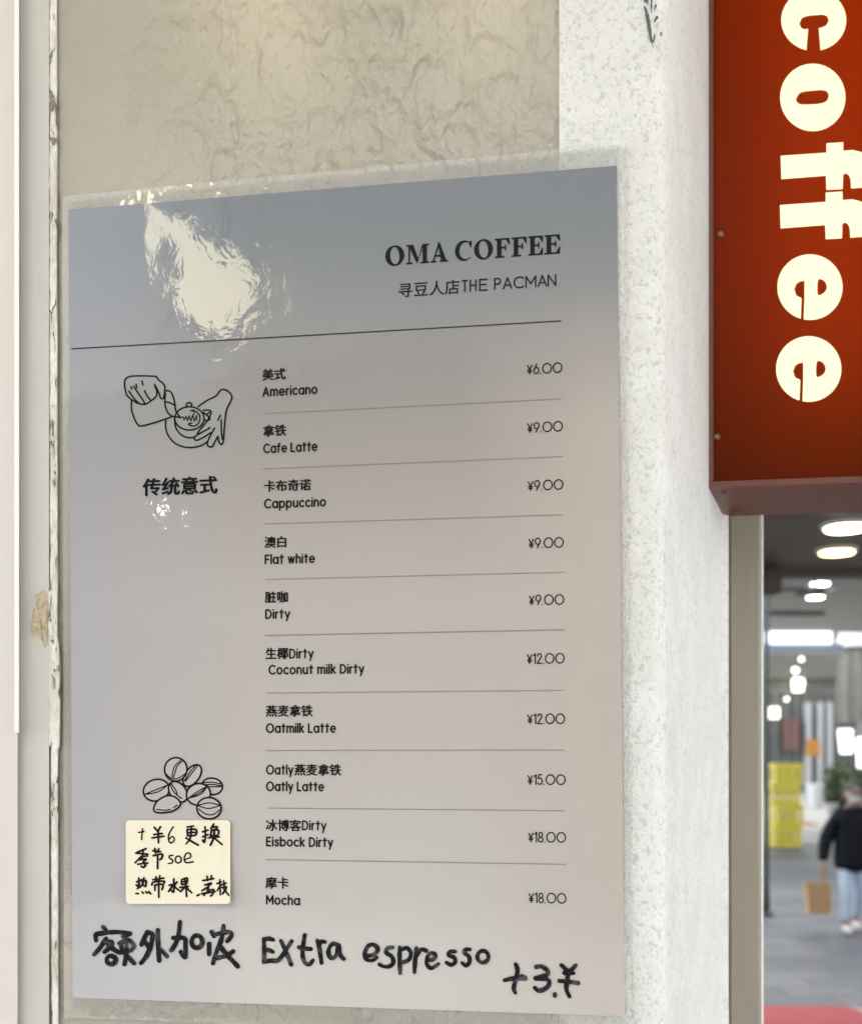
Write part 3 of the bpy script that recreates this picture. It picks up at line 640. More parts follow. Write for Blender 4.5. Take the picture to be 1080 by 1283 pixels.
# ================================================================== BACKLIT SIGN
SB = Vector((.187, .698, 0)); SB = ray_hit(887.5, CR, D)
SG = Vector((SB.x, SB.y, 0))
def sp(px, py, off=0.0): return onplane(px, py, SG, off)
zb = sp(888, 611).z; zt_ = zb+.78; SW = .34; SD = .088
sign = thing('lightbox_sign', (SG.x, SG.y, zb), 'backlit rust red box sign with cream letters running down beside the pillar', 'sign')
k = N('sign_shell'); nz = k.noise(60, 4, .6); k.set(Base_Color=k.mix(nz, (.105, .030, .017), (.14, .040, .023)), Roughness=.42, Specular_IOR_Level=.5); M_SHELL = k.m
k = N('sign_acrylic')
tl = k.n('ShaderNodeBsdfTranslucent'); tl.inputs[0].default_value = (.50, .128, .0010, 1)
mx = k.n('ShaderNodeMixShader'); mx.inputs[0].default_value = .5
k.set(Base_Color=(.085, .018, .002), Roughness=.3, Specular_IOR_Level=.07); k.l(k.b.outputs[0], mx.inputs[1]); k.l(tl.outputs[0], mx.inputs[2]); k.l(mx.outputs[0], k.out.inputs[0]); M_ACR = k.m
M_LETTER = glow('sign_letter', (1.0, .97, .55), .165)
M_LED = glow('led_strip', (1, .80, .55), 2.7); M_WHITE = simple('sign_inner_white', (.8, .8, .78), .6, var=.02)
back = D*(SD/abs(D.dot(NV)))
def sq(u, d): return SG+U*u+(back if d else Vector((0, 0, 0)))
mb = MB(); n0 = [sq(.0, 0), sq(SW, 0), SG+U*SW-NV*SD, SG+back]
for q0, q1 in ((0, 1), ): pass
def slab(pts, z0, z1): 
    m_ = MB(); n = len(pts); m_.add([(p.x, p.y, z0) for p in pts]+[(p.x, p.y, z1) for p in pts], [tuple(range(n))[::-1], tuple(range(n, 2*n))]+[(i, (i+1) % n, n+(i+1) % n, n+i) for i in range(n)]); return m_
slab(n0, zb, zb+.004).build('bottom_plate', M_SHELL, sign)
slab(n0, zt_-.004, zt_).build('top_plate', M_SHELL, sign)
slab([n0[0], n0[0]+U*.003, n0[3]+U*.003, n0[3]], zb+.0041, zt_-.0041).build('side_plate', M_SHELL, sign)
slab([n0[1]-U*.003, n0[1], n0[2], n0[2]-U*.003], zb+.0041, zt_-.0041).build('side_plate', M_SHELL, sign)
slab([n0[3]+U*.0032+NV*.003, n0[2]-U*.0032+NV*.003, n0[2]-U*.0032, n0[3]+U*.0032], zb+.0041, zt_-.0041).build('back_plate', M_WHITE, sign)
slab([n0[0]+U*.0031-NV*.0002, n0[1]-U*.0031-NV*.0002, n0[1]-U*.0031-NV*.0024, n0[0]+U*.0031-NV*.0024], zb+.0042, zt_-.0042).build('face', M_ACR, sign)
c = SG+U*.085-NV*.062
slab([c-U*.011, c+U*.011, c+U*.011-NV*.006, c-U*.011-NV*.006], zb+.05, zt_-.05).build('led_strip', M_LED, sign)
def trC(pts): return [(860+x/4.277, y/4.277) for x, y in pts]
def trE(pts, dx=0, dy=0): return [(860+(x+dx)/3.2085, 280+(y+dy)/3.2085) for x, y in pts]
def letter(loops):
    v, f = fill2d(loops); n = len(v); vv = [sp(x, y, .0012) for x, y in v]
    mb = MB(); mb.add(vv, f)
    for lp in loops:
        e = [sp(x, y, .0012) for x, y in lp]+[sp(x, y, -.0001) for x, y in lp]; m_ = len(lp); mb.add(e, [(i, (i+1) % m_, m_+(i+1) % m_, m_+i) for i in range(m_)])
    return mb.build('letter', M_LETTER, sign)
letter([trC(arc(680, 108, 174, 165, 103, 440-2, 40)+[(707, 150), (725, 147), (748, 135), (761, 110), (752, 86), (725, 78), (650, 84), (616, 96), (603, 125), (612, 150), (632, 158), (650, 155)])])
letter([trC(arc(675, 522, 175, 181, 0, 360, 48)[:-1]), trC(spline([(590, 520), (612, 495), (670, 486), (735, 484), (760, 505), (750, 540), (715, 555), (650, 560), (605, 558), (586, 540)], 4, True))])
def fl_(dx, dy):
    p = [(503, 835), (748, 818), (748, 768), (838, 762), (838, 808), (890, 804), (935, 815), (975, 845), (1000, 890), (1010, 950), (1012, 1000), (880, 1010), (877, 960), (868, 938), (850, 928), (837, 937), (835, 1013), (748, 1018), (745, 942), (507, 960)]
    return [trC([(x+dx, y+dy) for x, y in p])]
letter(fl_(0, 0)); letter(fl_(-4, 264))
for dx, dy in ((0, 0), (-5, 329)):
    o_ = arc(495, 256, 131, 132, 107, 450+9, 46)
    o_ = [p for p in o_]
    body = arc(495, 256, 131, 132, 106.5, 360+101, 46)+[(473, 300), (473, 230), (455, 233), (440, 243), (432, 265), (440, 290), (461, 300)]
    eye = [(527, 228), (545, 226), (558, 238), (563, 257), (557, 273), (545, 283), (526, 286)]
    letter([trE(body, dx, dy), trE(spline(eye, 3, True), dx, dy)])
M_SCREW = simple('screw_bronze', (.22, .12, .09), .4, .8, var=.1)
def screw(c, nrm, r=.0023):
    q = Vector(nrm).to_track_quat('Z', 'Y'); v = []; n = 12
    for rad, z in ((r, 0), (r, .0008), (r*.6, .0018)):
        v += [c+q @ Vector((rad*math.cos(2*math.pi*i/n), rad*math.sin(2*math.pi*i/n), z)) for i in range(n)]
    f = [(j*n+i, j*n+(i+1) % n, (j+1)*n+(i+1) % n, (j+1)*n+i) for j in (0, 1) for i in range(n)]+[tuple(2*n+i for i in range(n))]
    MB().add(v, f).build('screw', M_SCREW, sign)
for px, py in ((902, 294), (897.5, 547.5)): screw(sp(px, py), NV)
b1 = SG+U*.012-NV*.012; b2 = SG+back*.8+U*.012
for b in (b1, b2): screw(Vector((b.x, b.y, zb)), (0, 0, -1), .0024)

# ------------------------------------------------------------------ metal post beside the pillar
M_POST = N('brushed_post'); k = M_POST; nz = k.noise(30, 5, .6, k.coord((8, 8, .5))); k.set(Base_Color=k.mix(nz, (.21, .19, .155), (.27, .25, .21)), Roughness=.42, Metallic=.15); M_POST = k.m
Yp = E2.y+.03
pl = Vector(((914.5-CX)/F*Yp, Yp, 0)); pr = Vector(((952.5-CX)/F*Yp, Yp, 0))
post = thing('door_post', (pl.x, pl.y, 0), 'grey brown metal door post with a pale edge just right of the pillar', 'post')
MB().box((pl.x, Yp, 0), (pr.x, Yp+.05, ZT)).build('post_body', M_POST, post, bevel=.0015)
pe = (957-CX)/F*Yp
MB().box((pr.x+.0002, Yp+.001, 0), (pe, Yp+.045, ZT)).build('edge_trim', simple('pale_trim', (.70, .69, .65), .4, var=.03), post, bevel=.001)

# ================================================================== CANOPIES, LAMPS
M_SOFFIT = N('soffit_boards'); k = M_SOFFIT; nz = k.noise(2.2, 4, .6)
br = k.n('ShaderNodeTexBrick'); k.l(k.coord((1, 1, 1)), br.inputs['Vector']); br.inputs['Scale'].default_value = 1; br.inputs['Brick Width'].default_value = 1.2; br.inputs['Row Height'].default_value = .6; br.inputs['Mortar Size'].default_value = .02
br.inputs['Color1'].default_value = (.075, .055, .042, 1); br.inputs['Color2'].default_value = (.105, .08, .062, 1); br.inputs['Mortar'].default_value = (.03, .03, .03, 1)
k.set(Base_Color=k.mix(.5, br.outputs['Color'], k.mix(nz, (.065, .05, .04), (.115, .09, .072))), Roughness=.6); M_SOFFIT = k.m
ZC = 3.4
cn = thing('canopy', (1.5, 4, ZC), 'dark brown boarded canopy ceiling above the lane right of the pillar', 'canopy')
MB().box((-3, -1.25, ZC), (.62, 8.9, ZC+.25)).box((.6205, -3.2, ZC), (7, 8.9, ZC+.25)).build('ceiling_panel', M_SOFFIT, cn)  # unseen front part reaches further out at right to shade the upper pillar side
mb = MB(); mb.box((-3, 8.92, ZC-.06), (7, 9.04, ZC+.4)); mb.build('front_beam', simple('dark_beam', (.05, .05, .05), .5), cn)
M_DL = glow('downlight_white', (1, .98, .93), 5); M_DLY = glow('downlight_warm', (1, .80, .30), 2.2); M_TRIM = simple('lamp_trim', (.55, .54, .5), .4)
def downlight(px, py, z, dia, mat, label):
    Y = (z-H)*F/(CY-py); x = (px-CX)*Y/F
    t = thing('downlight', (x, Y, z), label, 'ceiling light', 'round lights in the canopy ceilings')
    MB().lathe((x, Y, z-.028), [(dia*.5, 0), (dia*.56, .006), (dia*.58, .028)], 24).build('trim_ring', M_TRIM, t)
    MB().lathe((x, Y, z-.034), [(dia*.44, 0), (dia*.47, .0055)], 24).build('lens', mat, t)
downlight(1060, 657, ZC, .30, M_DL, 'white round ceiling light nearest the red sign')
downlight(1048, 688, ZC, .27, M_DLY, 'yellow round ceiling light behind the white one')
def added_downlight(px, py, mat, label):
    p = wp(px, py); d = (p-Vector((0, 0, H))).normalized(); q_ = d-NV*2*d.dot(NV); c = p+q_*((ZC-.03-p.z)/q_.z)
    t = thing('downlight', (c.x, c.y, ZC), label, 'ceiling light', 'round lights in the canopy ceilings')
    MB().lathe((c.x, c.y, ZC-.028), [(.11, 0), (.12, .006), (.125, .028)], 24).build('trim_ring', M_TRIM, t); MB().lathe((c.x, c.y, ZC-.034), [(.095, 0), (.10, .0055)], 24).build('lens', mat, t)
M_DLW = glow('added_downlight_glow', (1, .82, .50), 9.0)  # unseen warm pair added for the glow on the upper plaster
added_downlight(330, 20, M_DLW, 'unseen warm ceiling light added to warm the plaster, nearer the door frame'); added_downlight(610, 10, M_DLW, 'unseen warm ceiling light added to warm the plaster, nearer the red sign')
# second canopy further along the lane
Z2 = 5.0
c2_ = thing('market_canopy', (8.5, 22, Z2), 'grey flat canopy over the far end of the lane above the bright fascia', 'canopy')
M_GREY = simple('grey_soffit', (.30, .30, .28), .7, var=.1, scale=1.5)
MB().box((3, 17.6, Z2), (13, 27.8, Z2+.3)).build('ceiling_panel', M_GREY, c2_)
downlight(1027, 730, Z2, .34, M_DL, 'small white ceiling light on the far grey canopy, higher one')
downlight(1021, 747, Z2, .34, M_DL, 'small white ceiling light on the far grey canopy, lower one')
def bx(px0, px1, py0, py1, Y, d=.3): 
    a, b = at(px0, py1, Y), at(px1, py0, Y); return (a.x, Y, a.z), (b.x, Y+d, b.z)
def single(name, label, cat, mb, mat, group=None, bevel=0):
    zs = min(p.z for p in mb.v); cx = sum(p.x for p in mb.v)/len(mb.v); cy = sum(p.y for p in mb.v)/len(mb.v)
    return tag(mb.build(name, mat, None, (cx, cy, zs), bevel=bevel), label, cat, group)
M_BLACK = simple('matt_black', (.012, .012, .013), .5); M_DARK = simple('dark_steel', (.045, .048, .05), .5)
# hanging speaker box, ceiling fan, steel tie bar
t = thing('loudspeaker', at(968, 742, 8.7), 'black box loudspeaker hung under the dark canopy edge', 'loudspeaker')
a, b = bx(950, 980, 712, 742, 8.6, .22); MB().box(a, b).build('cabinet', M_BLACK, t, bevel=.01)
MB().box((a[0]+.08, 8.68, b[2]+.001), (a[0]+.10, 8.72, ZC-.002)).build('bracket', M_DARK, t)
Yf = 14; fx = at(1020, 742, Yf)
t = thing('ceiling_fan', fx, 'dark ceiling fan with drooping blades hung across the lane', 'fan')
MB().lathe((fx.x, Yf, fx.z-.05), [(.05, 0), (.13, .02), (.14, .10), (.05, .14)], 20).build('motor', M_DARK, t)
MB().tube([(fx.x, Yf, fx.z+.09), (fx.x, Yf, fx.z+1.9)], .018).build('rod', M_DARK, t)
for i in range(4):
    a_ = R(8+90*i); d_ = Vector((math.cos(a_), math.sin(a_), 0)); s_ = Vector((-d_.y, d_.x, 0)); v = []
    for q, (r_, z_) in enumerate(((.12, .02), (.3, .03), (.5, .02))):
        for sg in (-1, 1):
            for th in (0, .012): v.append(fx+d_*r_+s_*sg*.06+Vector((0, 0, z_+th+sg*.012)))
    MB().add(v, [(0, 2, 6, 4), (1, 5, 7, 3), (4, 6, 10, 8), (5, 9, 11, 7), (0, 4, 5, 1), (2, 3, 7, 6), (4, 8, 9, 5), (6, 7, 11, 10), (0, 1, 3, 2), (8, 10, 11, 9)]).build('blade', M_DARK, t)
single('tie_bar', 'dark horizontal steel bar slung under the far grey canopy', 'bar', MB().box(*bx(940, 1033, 765, 771, 19, .1)), M_DARK)
fa = thing('shop_fascia', at(1010, 817, 28), 'long white and pale blue lit fascia under the far canopy', 'fascia')
MB().box(*bx(955, 1042, 791, 806, 27.6, .3)).build('lit_band', glow('fascia_white', (.86, .93, 1.0), .4), fa)
MB().box(*bx(955, 1056, 806.2, 817, 27.65, .25)).build('lower_band', simple('fascia_blue', (.50, .58, .72), .5, var=.1), fa)
# dark green pole close by the post
tp = at(959.5, 1145, 11.6)
gp = thing('street_pole', (tp.x, 11.6, 0), 'tall thin dark green pole seen just right of the door post', 'pole')
M_TEAL = simple('teal_paint', (.035, .060, .068), .45)
MB().lathe((tp.x, 11.6, 0.05), [(.04, 0), (.032, .3), (.030, 4.4), (.012, 4.45)], 14).build('shaft', M_TEAL, gp, smooth=True)
MB().lathe((tp.x, 11.6, 0), [(.075, 0), (.075, .03), (.05, .05)], 14).build('foot', M_TEAL, gp)

# ------------------------------------------------------------------ yellow crates
M_CRATE = simple('yellow_plastic', (.58, .50, .055), .45, var=.08, scale=8)
Yc = 20.0; cw = 34*Yc/F; ch = .40; cx0 = (980.5-CX)/F*Yc
def crate_mesh():
    mb = MB(); t = .02; hw = cw/2; hd = .3
    mb.box((-hw, -hd, .012), (hw, hd, .032))
    for z0, z1 in ((.0321, .10), (.17, .215), (.285, .385)):
        mb.box((-hw, -hd, z0), (hw, -hd+t, z1)); mb.box((-hw, hd-t, z0), (hw, hd, z1)); mb.box((-hw, -hd+t+.0005, z0), (-hw+t, hd-t-.0005, z1)); mb.box((hw-t, -hd+t+.0005, z0), (hw, hd-t-.0005, z1))
    for sx in (-1, -.33, .33, 1):
        for sy in (-1, 1):
            x = sx*(hw-.035); mb.box((x-.03, sy*(hd-.0135)-.0075, .10), (x+.03, sy*(hd-.0135)+.0075, .285))
    for sy in (-.95, 0, .95):
        for sx in (-1, 1): mb.box((sx*(hw-.0125)-.007, sy*(hd-.06)-.03, .10), (sx*(hw-.0125)+.007, sy*(hd-.06)+.03, .285))
    return mb
rim = MB(); hw, hd = cw/2+.012, .312
for a, b in (((-hw, -hd, .37), (hw, -hd+.034, .40)), ((-hw, hd-.034, .37), (hw, hd, .40)), ((-hw, -hd+.0345, .37), (-hw+.034, hd-.0345, .40)), ((hw-.034, -hd+.0345, .37), (hw, hd-.0345, .40))): rim.box(a, b)
names = ('bottom yellow crate standing on the paving beside the pole', 'second yellow crate up from the paving in the stack', 'third yellow crate up, just under the topmost one', 'topmost yellow crate of the stack by the pole')
cr0 = None
for i in range(4):
    if cr0 is None:
        cr0 = thing('crate', (cx0, Yc, 0), names[0], 'crate', 'yellow crates stacked on the paving')
        WL[cr0.name] = Vector((0, 0, 0)); crate_mesh().build('crate_body', M_CRATE, cr0); rim.build('rim', M_CRATE, cr0)
    else:
        c_ = cr0.copy(); COL.objects.link(c_); c_['label'] = names[i]; c_.location = (cx0+(.03, -.015, .01)[i-1], Yc+(.01, .02, -.01)[i-1], i*ch); c_.rotation_euler.z = (.03, -.04, .02)[i-1]
        for chd in list(cr0.children):
            d_ = chd.copy(); COL.objects.link(d_); d_.parent = c_

# ------------------------------------------------------------------ person with a paper bag
def skin(name, pts, edges, radii, mat, parent, root=0, sub=2):
    b = wloc(parent); me = bpy.data.meshes.new(name); me.from_pydata([tuple(Vector(p)) for p in pts], edges, []); me.update()
    o = bpy.data.objects.new(name, me); COL.objects.link(o); o.parent = parent; me.materials.append(mat)
    m = o.modifiers.new('skin', 'SKIN'); m.use_smooth_shade = True
    sv = me.skin_vertices[0].data if len(me.skin_vertices) else None
    if sv is None:
        bm = bmesh.new(); bm.from_mesh(me); bm.verts.layers.skin.verify(); bm.to_mesh(me); bm.free(); sv = me.skin_vertices[0].data
    for i, r_ in enumerate(radii):
        sv[i].radius = r_ if isinstance(r_, tuple) else (r_, r_); sv[i].use_root = (i == root)
    s_ = o.modifiers.new('sub', 'SUBSURF'); s_.levels = sub; s_.render_levels = sub
    return o
Yq = 10.55; pxx = (1068-CX)/F*Yq
person = thing('person', (pxx, Yq, 0), 'person walking in a black padded jacket, pale jeans and white mask holding paper bags', 'person')
q = 1.485/1.70
def sc(p): return (p[0]*q, p[1]*q, p[2]*q)
M_SKIN = simple('skin', (.38, .25, .19), .5, var=.05); M_JKT = N('padded_jacket'); k = M_JKT
wv = k.n('ShaderNodeTexWave'); wv.bands_direction = 'Z'; wv.inputs['Scale'].default_value = 4.2; wv.inputs['Distortion'].default_value = 1.0; k.l(k.coord(), wv.inputs['Vector'])
k.set(Base_Color=(.005, .007, .012), Roughness=.7, Specular_IOR_Level=.2, Normal=k.bump(wv.outputs['Fac'], .35, .02)); M_JKT = k.m
M_JEANS = simple('pale_denim', (.50, .60, .75), .8, var=.18, scale=14); M_SHOE = simple('white_trainer', (.72, .68, .66), .5); M_RED = simple('red_trim', (.45, .03, .035), .5)
M_CAP = simple('dark_cap', (.035, .033, .038), .8, var=.2); M_MASK = simple('mask_white', (.52, .53, .56), .7); M_HAIR = simple('black_hair', (.02, .016, .014), .5, var=.3)
# joints (x right in the picture, y away, z up), about 1.70 tall before scaling
J = {'pel': (0, 0, .92), 'wst': (0, .0, 1.08), 'chs': (0, -.01, 1.28), 'nb': (0, 0, 1.44), 'nk': (0, -.015, 1.50), 'hd': (0, -.03, 1.60), 'ht': (0, -.02, 1.68),
     'ls': (-.17, .0, 1.38), 'le': (-.30, .03, 1.08), 'lw': (-.365, -.04, .80), 'lh': (-.375, -.05, .745), 'rs': (.17, .0, 1.38), 're': (.25, .07, 1.13), 'rw': (.26, .0, .91), 'rh': (.26, -.02, .85),
     'lp': (-.085, 0, .90), 'lk': (-.10, -.09, .50), 'la': (-.105, -.06, .10), 'rp': (.085, 0, .90), 'rk': (.085, .0, .50), 'ra': (.085, .13, .12)}
ks = list(J); E_ = [('pel', 'wst'), ('wst', 'chs'), ('chs', 'nb'), ('nb', 'nk'), ('nk', 'hd'), ('hd', 'ht'), ('nb', 'ls'), ('ls', 'le'), ('le', 'lw'), ('lw', 'lh'), ('nb', 'rs'), ('rs', 're'), ('re', 'rw'), ('rw', 'rh'),
      ('pel', 'lp'), ('lp', 'lk'), ('lk', 'la'), ('pel', 'rp'), ('rp', 'rk'), ('rk', 'ra')]
RD = {'pel': .13, 'wst': .125, 'chs': (.15, .11), 'nb': .07, 'nk': .052, 'hd': (.102, .116), 'ht': .075, 'ls': .055, 'le': .042, 'lw': .03, 'lh': (.018, .035), 'rs': .055, 're': .042, 'rw': .03, 'rh': (.018, .035), 'lp': .085, 'lk': .058, 'la': .04, 'rp': .085, 'rk': .058, 'ra': .04}
def scr(r_): return tuple(v*q for v in r_) if isinstance(r_, tuple) else r_*q
body = skin('body', [sc(J[k_]) for k_ in ks], [(ks.index(a), ks.index(b)) for a, b in E_], [scr(RD[k_]) for k_ in ks], M_SKIN, person)
for hx, hy, hz, sg in ((-.375, -.05, .745, 1), (.26, -.02, .85, -1)):
    for i in range(4):
        y0 = hy-.032+.021*i; ln = (.062, .072, .068, .052)[i]
        skin('finger', [sc((hx, y0, hz-.005)), sc((hx+sg*.004, y0, hz-.045)), sc((hx+sg*.022, y0, hz-.045-ln*.35)), sc((hx+sg*.045, y0, hz-.050)), sc((hx+sg*.045, y0, hz-.03))], [(0, 1), (1, 2), (2, 3), (3, 4)], [.009*q, .009*q, .0085*q, .008*q, .007*q], M_SKIN, body, sub=1)
    skin('thumb', [sc((hx+sg*.008, hy-.035, hz+.01)), sc((hx+sg*.028, hy-.045, hz-.015)), sc((hx+sg*.042, hy-.038, hz-.04))], [(0, 1), (1, 2)], [.011*q, .010*q, .008*q], M_SKIN, body, sub=1)
jk = {'b0': (0, 0, .68), 'b1': (0, 0, .86), 'b2': (0, -.01, 1.12), 'b3': (0, -.01, 1.34), 'b4': (0, -.01, 1.45), 'b5': (0, -.02, 1.50), 'ls': (-.175, 0, 1.37), 'le': (-.31, .03, 1.08), 'lw': (-.365, -.04, .815), 'rs': (.175, 0, 1.37), 're': (.275, .07, 1.13), 'rw': (.265, .0, .92)}
jr = {'b0': (.24, .20), 'b1': (.24, .20), 'b2': (.235, .175), 'b3': (.185, .15), 'b4': (.12, .11), 'b5': (.095, .095), 'ls': .10, 'le': .088, 'lw': .06, 'rs': .10, 're': .088, 'rw': .06}
kj = list(jk); skin('jacket', [sc(jk[a]) for a in kj], [(0, 1), (1, 2), (2, 3), (3, 4), (4, 5), (3, 6), (6, 7), (7, 8), (3, 9), (9, 10), (10, 11)], [scr(jr[a]) for a in kj], M_JKT, person)
tj = {'a': (0, 0, .88), 'lp': (-.095, 0, .84), 'lk': (-.105, -.085, .50), 'la': (-.108, -.055, .13), 'rp': (.095, 0, .84), 'rk': (.09, .0, .50), 'ra': (.088, .125, .15)}
tr_ = {'a': .11, 'lp': .095, 'lk': .08, 'la': .068, 'rp': .095, 'rk': .08, 'ra': .068}
kt = list(tj); skin('jeans', [sc(tj[a]) for a in kt], [(0, 1), (1, 2), (2, 3), (0, 4), (4, 5), (5, 6)], [scr(tr_[a]) for a in kt], M_JEANS, person)
for x, y, z in ((-.105, -.06, 0), (.085, .13, .015)):
    s_ = skin('shoe', [sc((x, y+.05, z+.055)), sc((x, y-.03, z+.06)), sc((x-.005, y-.12, z+.045)), sc((x-.008, y-.175, z+.036))], [(0, 1), (1, 2), (2, 3)], [scr(a) for a in ((.042, .05), (.044, .055), (.044, .04), (.036, .03))], M_SHOE, person)
    skin('collar', [sc((x, y+.03, z+.115)), sc((x, y-.01, z+.12))], [(0, 1)], [.05*q, .05*q], M_RED, s_)
hz = 1.60
skin('cap', [sc((0, -.0, 1.655)), sc((0, -.02, 1.70))], [(0, 1)], [scr((.132, .145)), scr((.105, .12))], M_CAP, person)
skin('cap_brim', [sc((0, -.09, 1.648)), sc((0, -.165, 1.635))], [(0, 1)], [scr((.085, .016)), scr((.065, .012))], M_CAP, person)
skin('hair', [sc((-.08, .045, 1.60)), sc((0, .085, 1.56)), sc((.08, .045, 1.60))], [(0, 1), (1, 2)], [scr(a) for a in (.06, .075, .06)], M_HAIR, person)
skin('face_mask', [sc((-.07, -.09, 1.55)), sc((0, -.128, 1.55)), sc((.07, -.09, 1.55))], [(0, 1), (1, 2)], [scr(a) for a in ((.022, .04), (.014, .045), (.022, .04))], M_MASK, person)
skin('nose', [sc((0, -.128, 1.605)), sc((0, -.140, 1.58))], [(0, 1)], [.012*q, .015*q], M_SKIN, person, sub=1)
for sx in (-1, 1):
    skin('eye', [sc((sx*.033, -.126, 1.615)), sc((sx*.042, -.122, 1.615))], [(0, 1)], [.010*q, .009*q], M_HAIR, person, sub=1)
    skin('ear', [sc((sx*.092, -.01, 1.605)), sc((sx*.093, -.008, 1.575))], [(0, 1)], [.018*q, .014*q], M_SKIN, person, sub=1)
# two paper bags in the near hand
M_KRAFT = simple('kraft_paper', (.46, .29, .15), .75, var=.15, scale=12); hx_, hy_, hz_ = pxx-.352*q, Yq-.05*q, .69*q
def bag(ox, wdt, dep, hgt, lab, lean):
    zt2 = .50; t = thing('paper_bag', (pxx+ox, Yq-.04, zt2-hgt), lab, 'bag', 'brown paper bags in one hand')
    c = Vector((pxx+ox, Yq-.04, 0)); v = []
    for z, k_ in ((zt2-hgt, 1.0), (zt2-hgt*.5, .97), (zt2, .82)):
        for sx, sy in ((-1, -1), (1, -1), (1, 1), (-1, 1)): v.append(c+Vector((sx*wdt/2+lean*(z-zt2), sy*dep/2*k_, z)))
    MB().add(v, [(3, 2, 1, 0)]+[(r_*4+i, r_*4+(i+1) % 4, r_*4+4+(i+1) % 4, r_*4+4+i) for r_ in (0, 1) for i in range(4)]).build('bag_body', M_KRAFT, t, bevel=.004)
    for sy in (-1, 1):
        a = [c+Vector((-wdt*.25, sy*dep*.36, zt2-.01)), Vector((hx_-.012, hy_+sy*.012, hz_)), Vector((hx_+.012, hy_+sy*.012, hz_)), c+Vector((wdt*.25, sy*dep*.36, zt2-.01))]
        MB().tube(a, .004, 6).build('handle', M_KRAFT, t)
bag(-.435, .145, .10, .30, 'darker creased paper bag on the outer side of the hand', -.12)
bag(-.315, .125, .11, .305, 'paper bag nearer the leg hanging from the same hand', .02)

# ------------------------------------------------------------------ street floor pieces
M_REDMAT = simple('red_mat', (.48, .075, .085), .8, var=.15, scale=25); M_BIND = simple('mat_binding', (.70, .58, .56), .7)
ma = thing('door_mat', (2.6, 6.9, 0), 'red mat with a pale bound edge on the paving in the bottom corner', 'mat')
Ym = 1.85*F/(1264-CY); x0, x1 = 1.2, (1069-CX)/F*Ym
def rr_(x0, y0, x1, y1, r_, z):
    return [(p[0], p[1], z) for p in rounded([(x0, y0), (x1, y0), (x1, y1), (x0, y1)], r_)]
def plate(pts, h_):
    n = len(pts); return MB().add(pts+[(p[0], p[1], p[2]+h_) for p in pts], [tuple(range(n))[::-1], tuple(range(n, 2*n))]+[(i, (i+1) % n, n+(i+1) % n, n+i) for i in range(n)])
plate(rr_(x0, Ym-1.1, x1+.05, Ym+.02, .16, .004), .010).build('binding', M_BIND, ma); plate(rr_(x0+.06, Ym-1.06, x1, Ym, .14, .0145), .006).build('pile', M_REDMAT, ma)
single('floor_mat', 'small pinkish red mat lying on the bright paving behind the crates', 'mat', plate(rr_(at(1003, 0, 26).x, 25.6, at(1019, 0, 26).x, 26.8, .1, .006), .02), M_REDMAT)

# ------------------------------------------------------------------ far shop front
fb = thing('far_building', (20, 46, 0), 'grey shop building closing the far end of the lane', 'building')
M_FW = simple('far_wall', (.15, .145, .125), .7, var=.3, scale=.8); M_FG = simple('shop_glass', (.10, .11, .11), .15, var=.4, scale=.7)
MB().box((6, 46, 0), (34, 54, 9)).build('wall', M_FW, fb)
for px0, px1 in ((958, 984), (986, 1008), (1027, 1046), (1050, 1084), (1088, 1120)):
    a, b = bx(px0, px1, 868, 985, 45.9, .08); w_ = MB().box(a, b).build('shop_window', M_FG, fb); m_ = MB()
    for x in (a[0], (a[0]+b[0])/2, b[0]): m_.box((x-.05, 45.84, a[2]), (x+.05, 45.895, b[2]))
    m_.box((a[0]-.05, 45.835, b[2]), (b[0]+.05, 45.895, b[2]+.12)); m_.build('window_frame', simple('frame_grey', (.16, .16, .15), .5), w_)
MB().box(*bx(950, 1120, 832, 850, 45.6, .38)).build('signboard', simple('far_signboard', (.13, .13, .11), .6), fb)
for px in (1009.5, 1024, 1036): 
    a, b = bx(px, px+7, 880, 985, 45.5, .35); MB().box((a[0], a[1], 0), b).build('column', simple('white_column', (.45, .46, .47), .5, var=.2), fb)
for px0, px1, py0, py1, c_, s_ in ((962, 976, 886, 900, (1, .93, .82), 1.6), (995, 1006, 850, 866, (1, .96, .78), 2.2), (1090, 1110, 890, 930, (1, 1, 1), 1.5)):
    MB().box(*bx(px0, px1, py0, py1, 45.2, .3)).build('lit_sign', glow('lit_sign', c_, s_*.3), fb)
MB().box(*bx(984, 1000, 900, 940, 45.3, .4)).build('poster_board', simple('dusky_red', (.20, .09, .08), .6), fb)
# globe lamps on a standing lamp
M_GLOBE = glow('globe_lamp', (1, .95, .82), .7); Yg = 38
gl_ = thing('globe_lamp', at(990, 985, Yg)*1, 'dark lamp post with several lit white globes before the far shops', 'lamp post')
gx = at(990, 0, Yg).x; MB().tube([(gx, Yg, 0), (gx, Yg, at(0, 845, Yg).z), (at(997, 0, Yg).x, Yg, at(0, 835, Yg).z)], .05).build('pole', M_DARK, gl_)
for px, py, r_ in ((1003.5, 826, .08), (996, 840, .11), (1003, 856, .13), (985, 876, .07)):
    c = at(px, py, Yg); MB().lathe(c, [(r_*math.cos(R(a)), r_*math.sin(R(a))) for a in range(-85, 86, 17)], 14).build('globe', M_GLOBE, gl_, smooth=True)
    MB().tube([(gx, Yg, c.z-.25), (c.x, Yg, c.z-r_)], .02).build('arm', M_DARK, gl_)
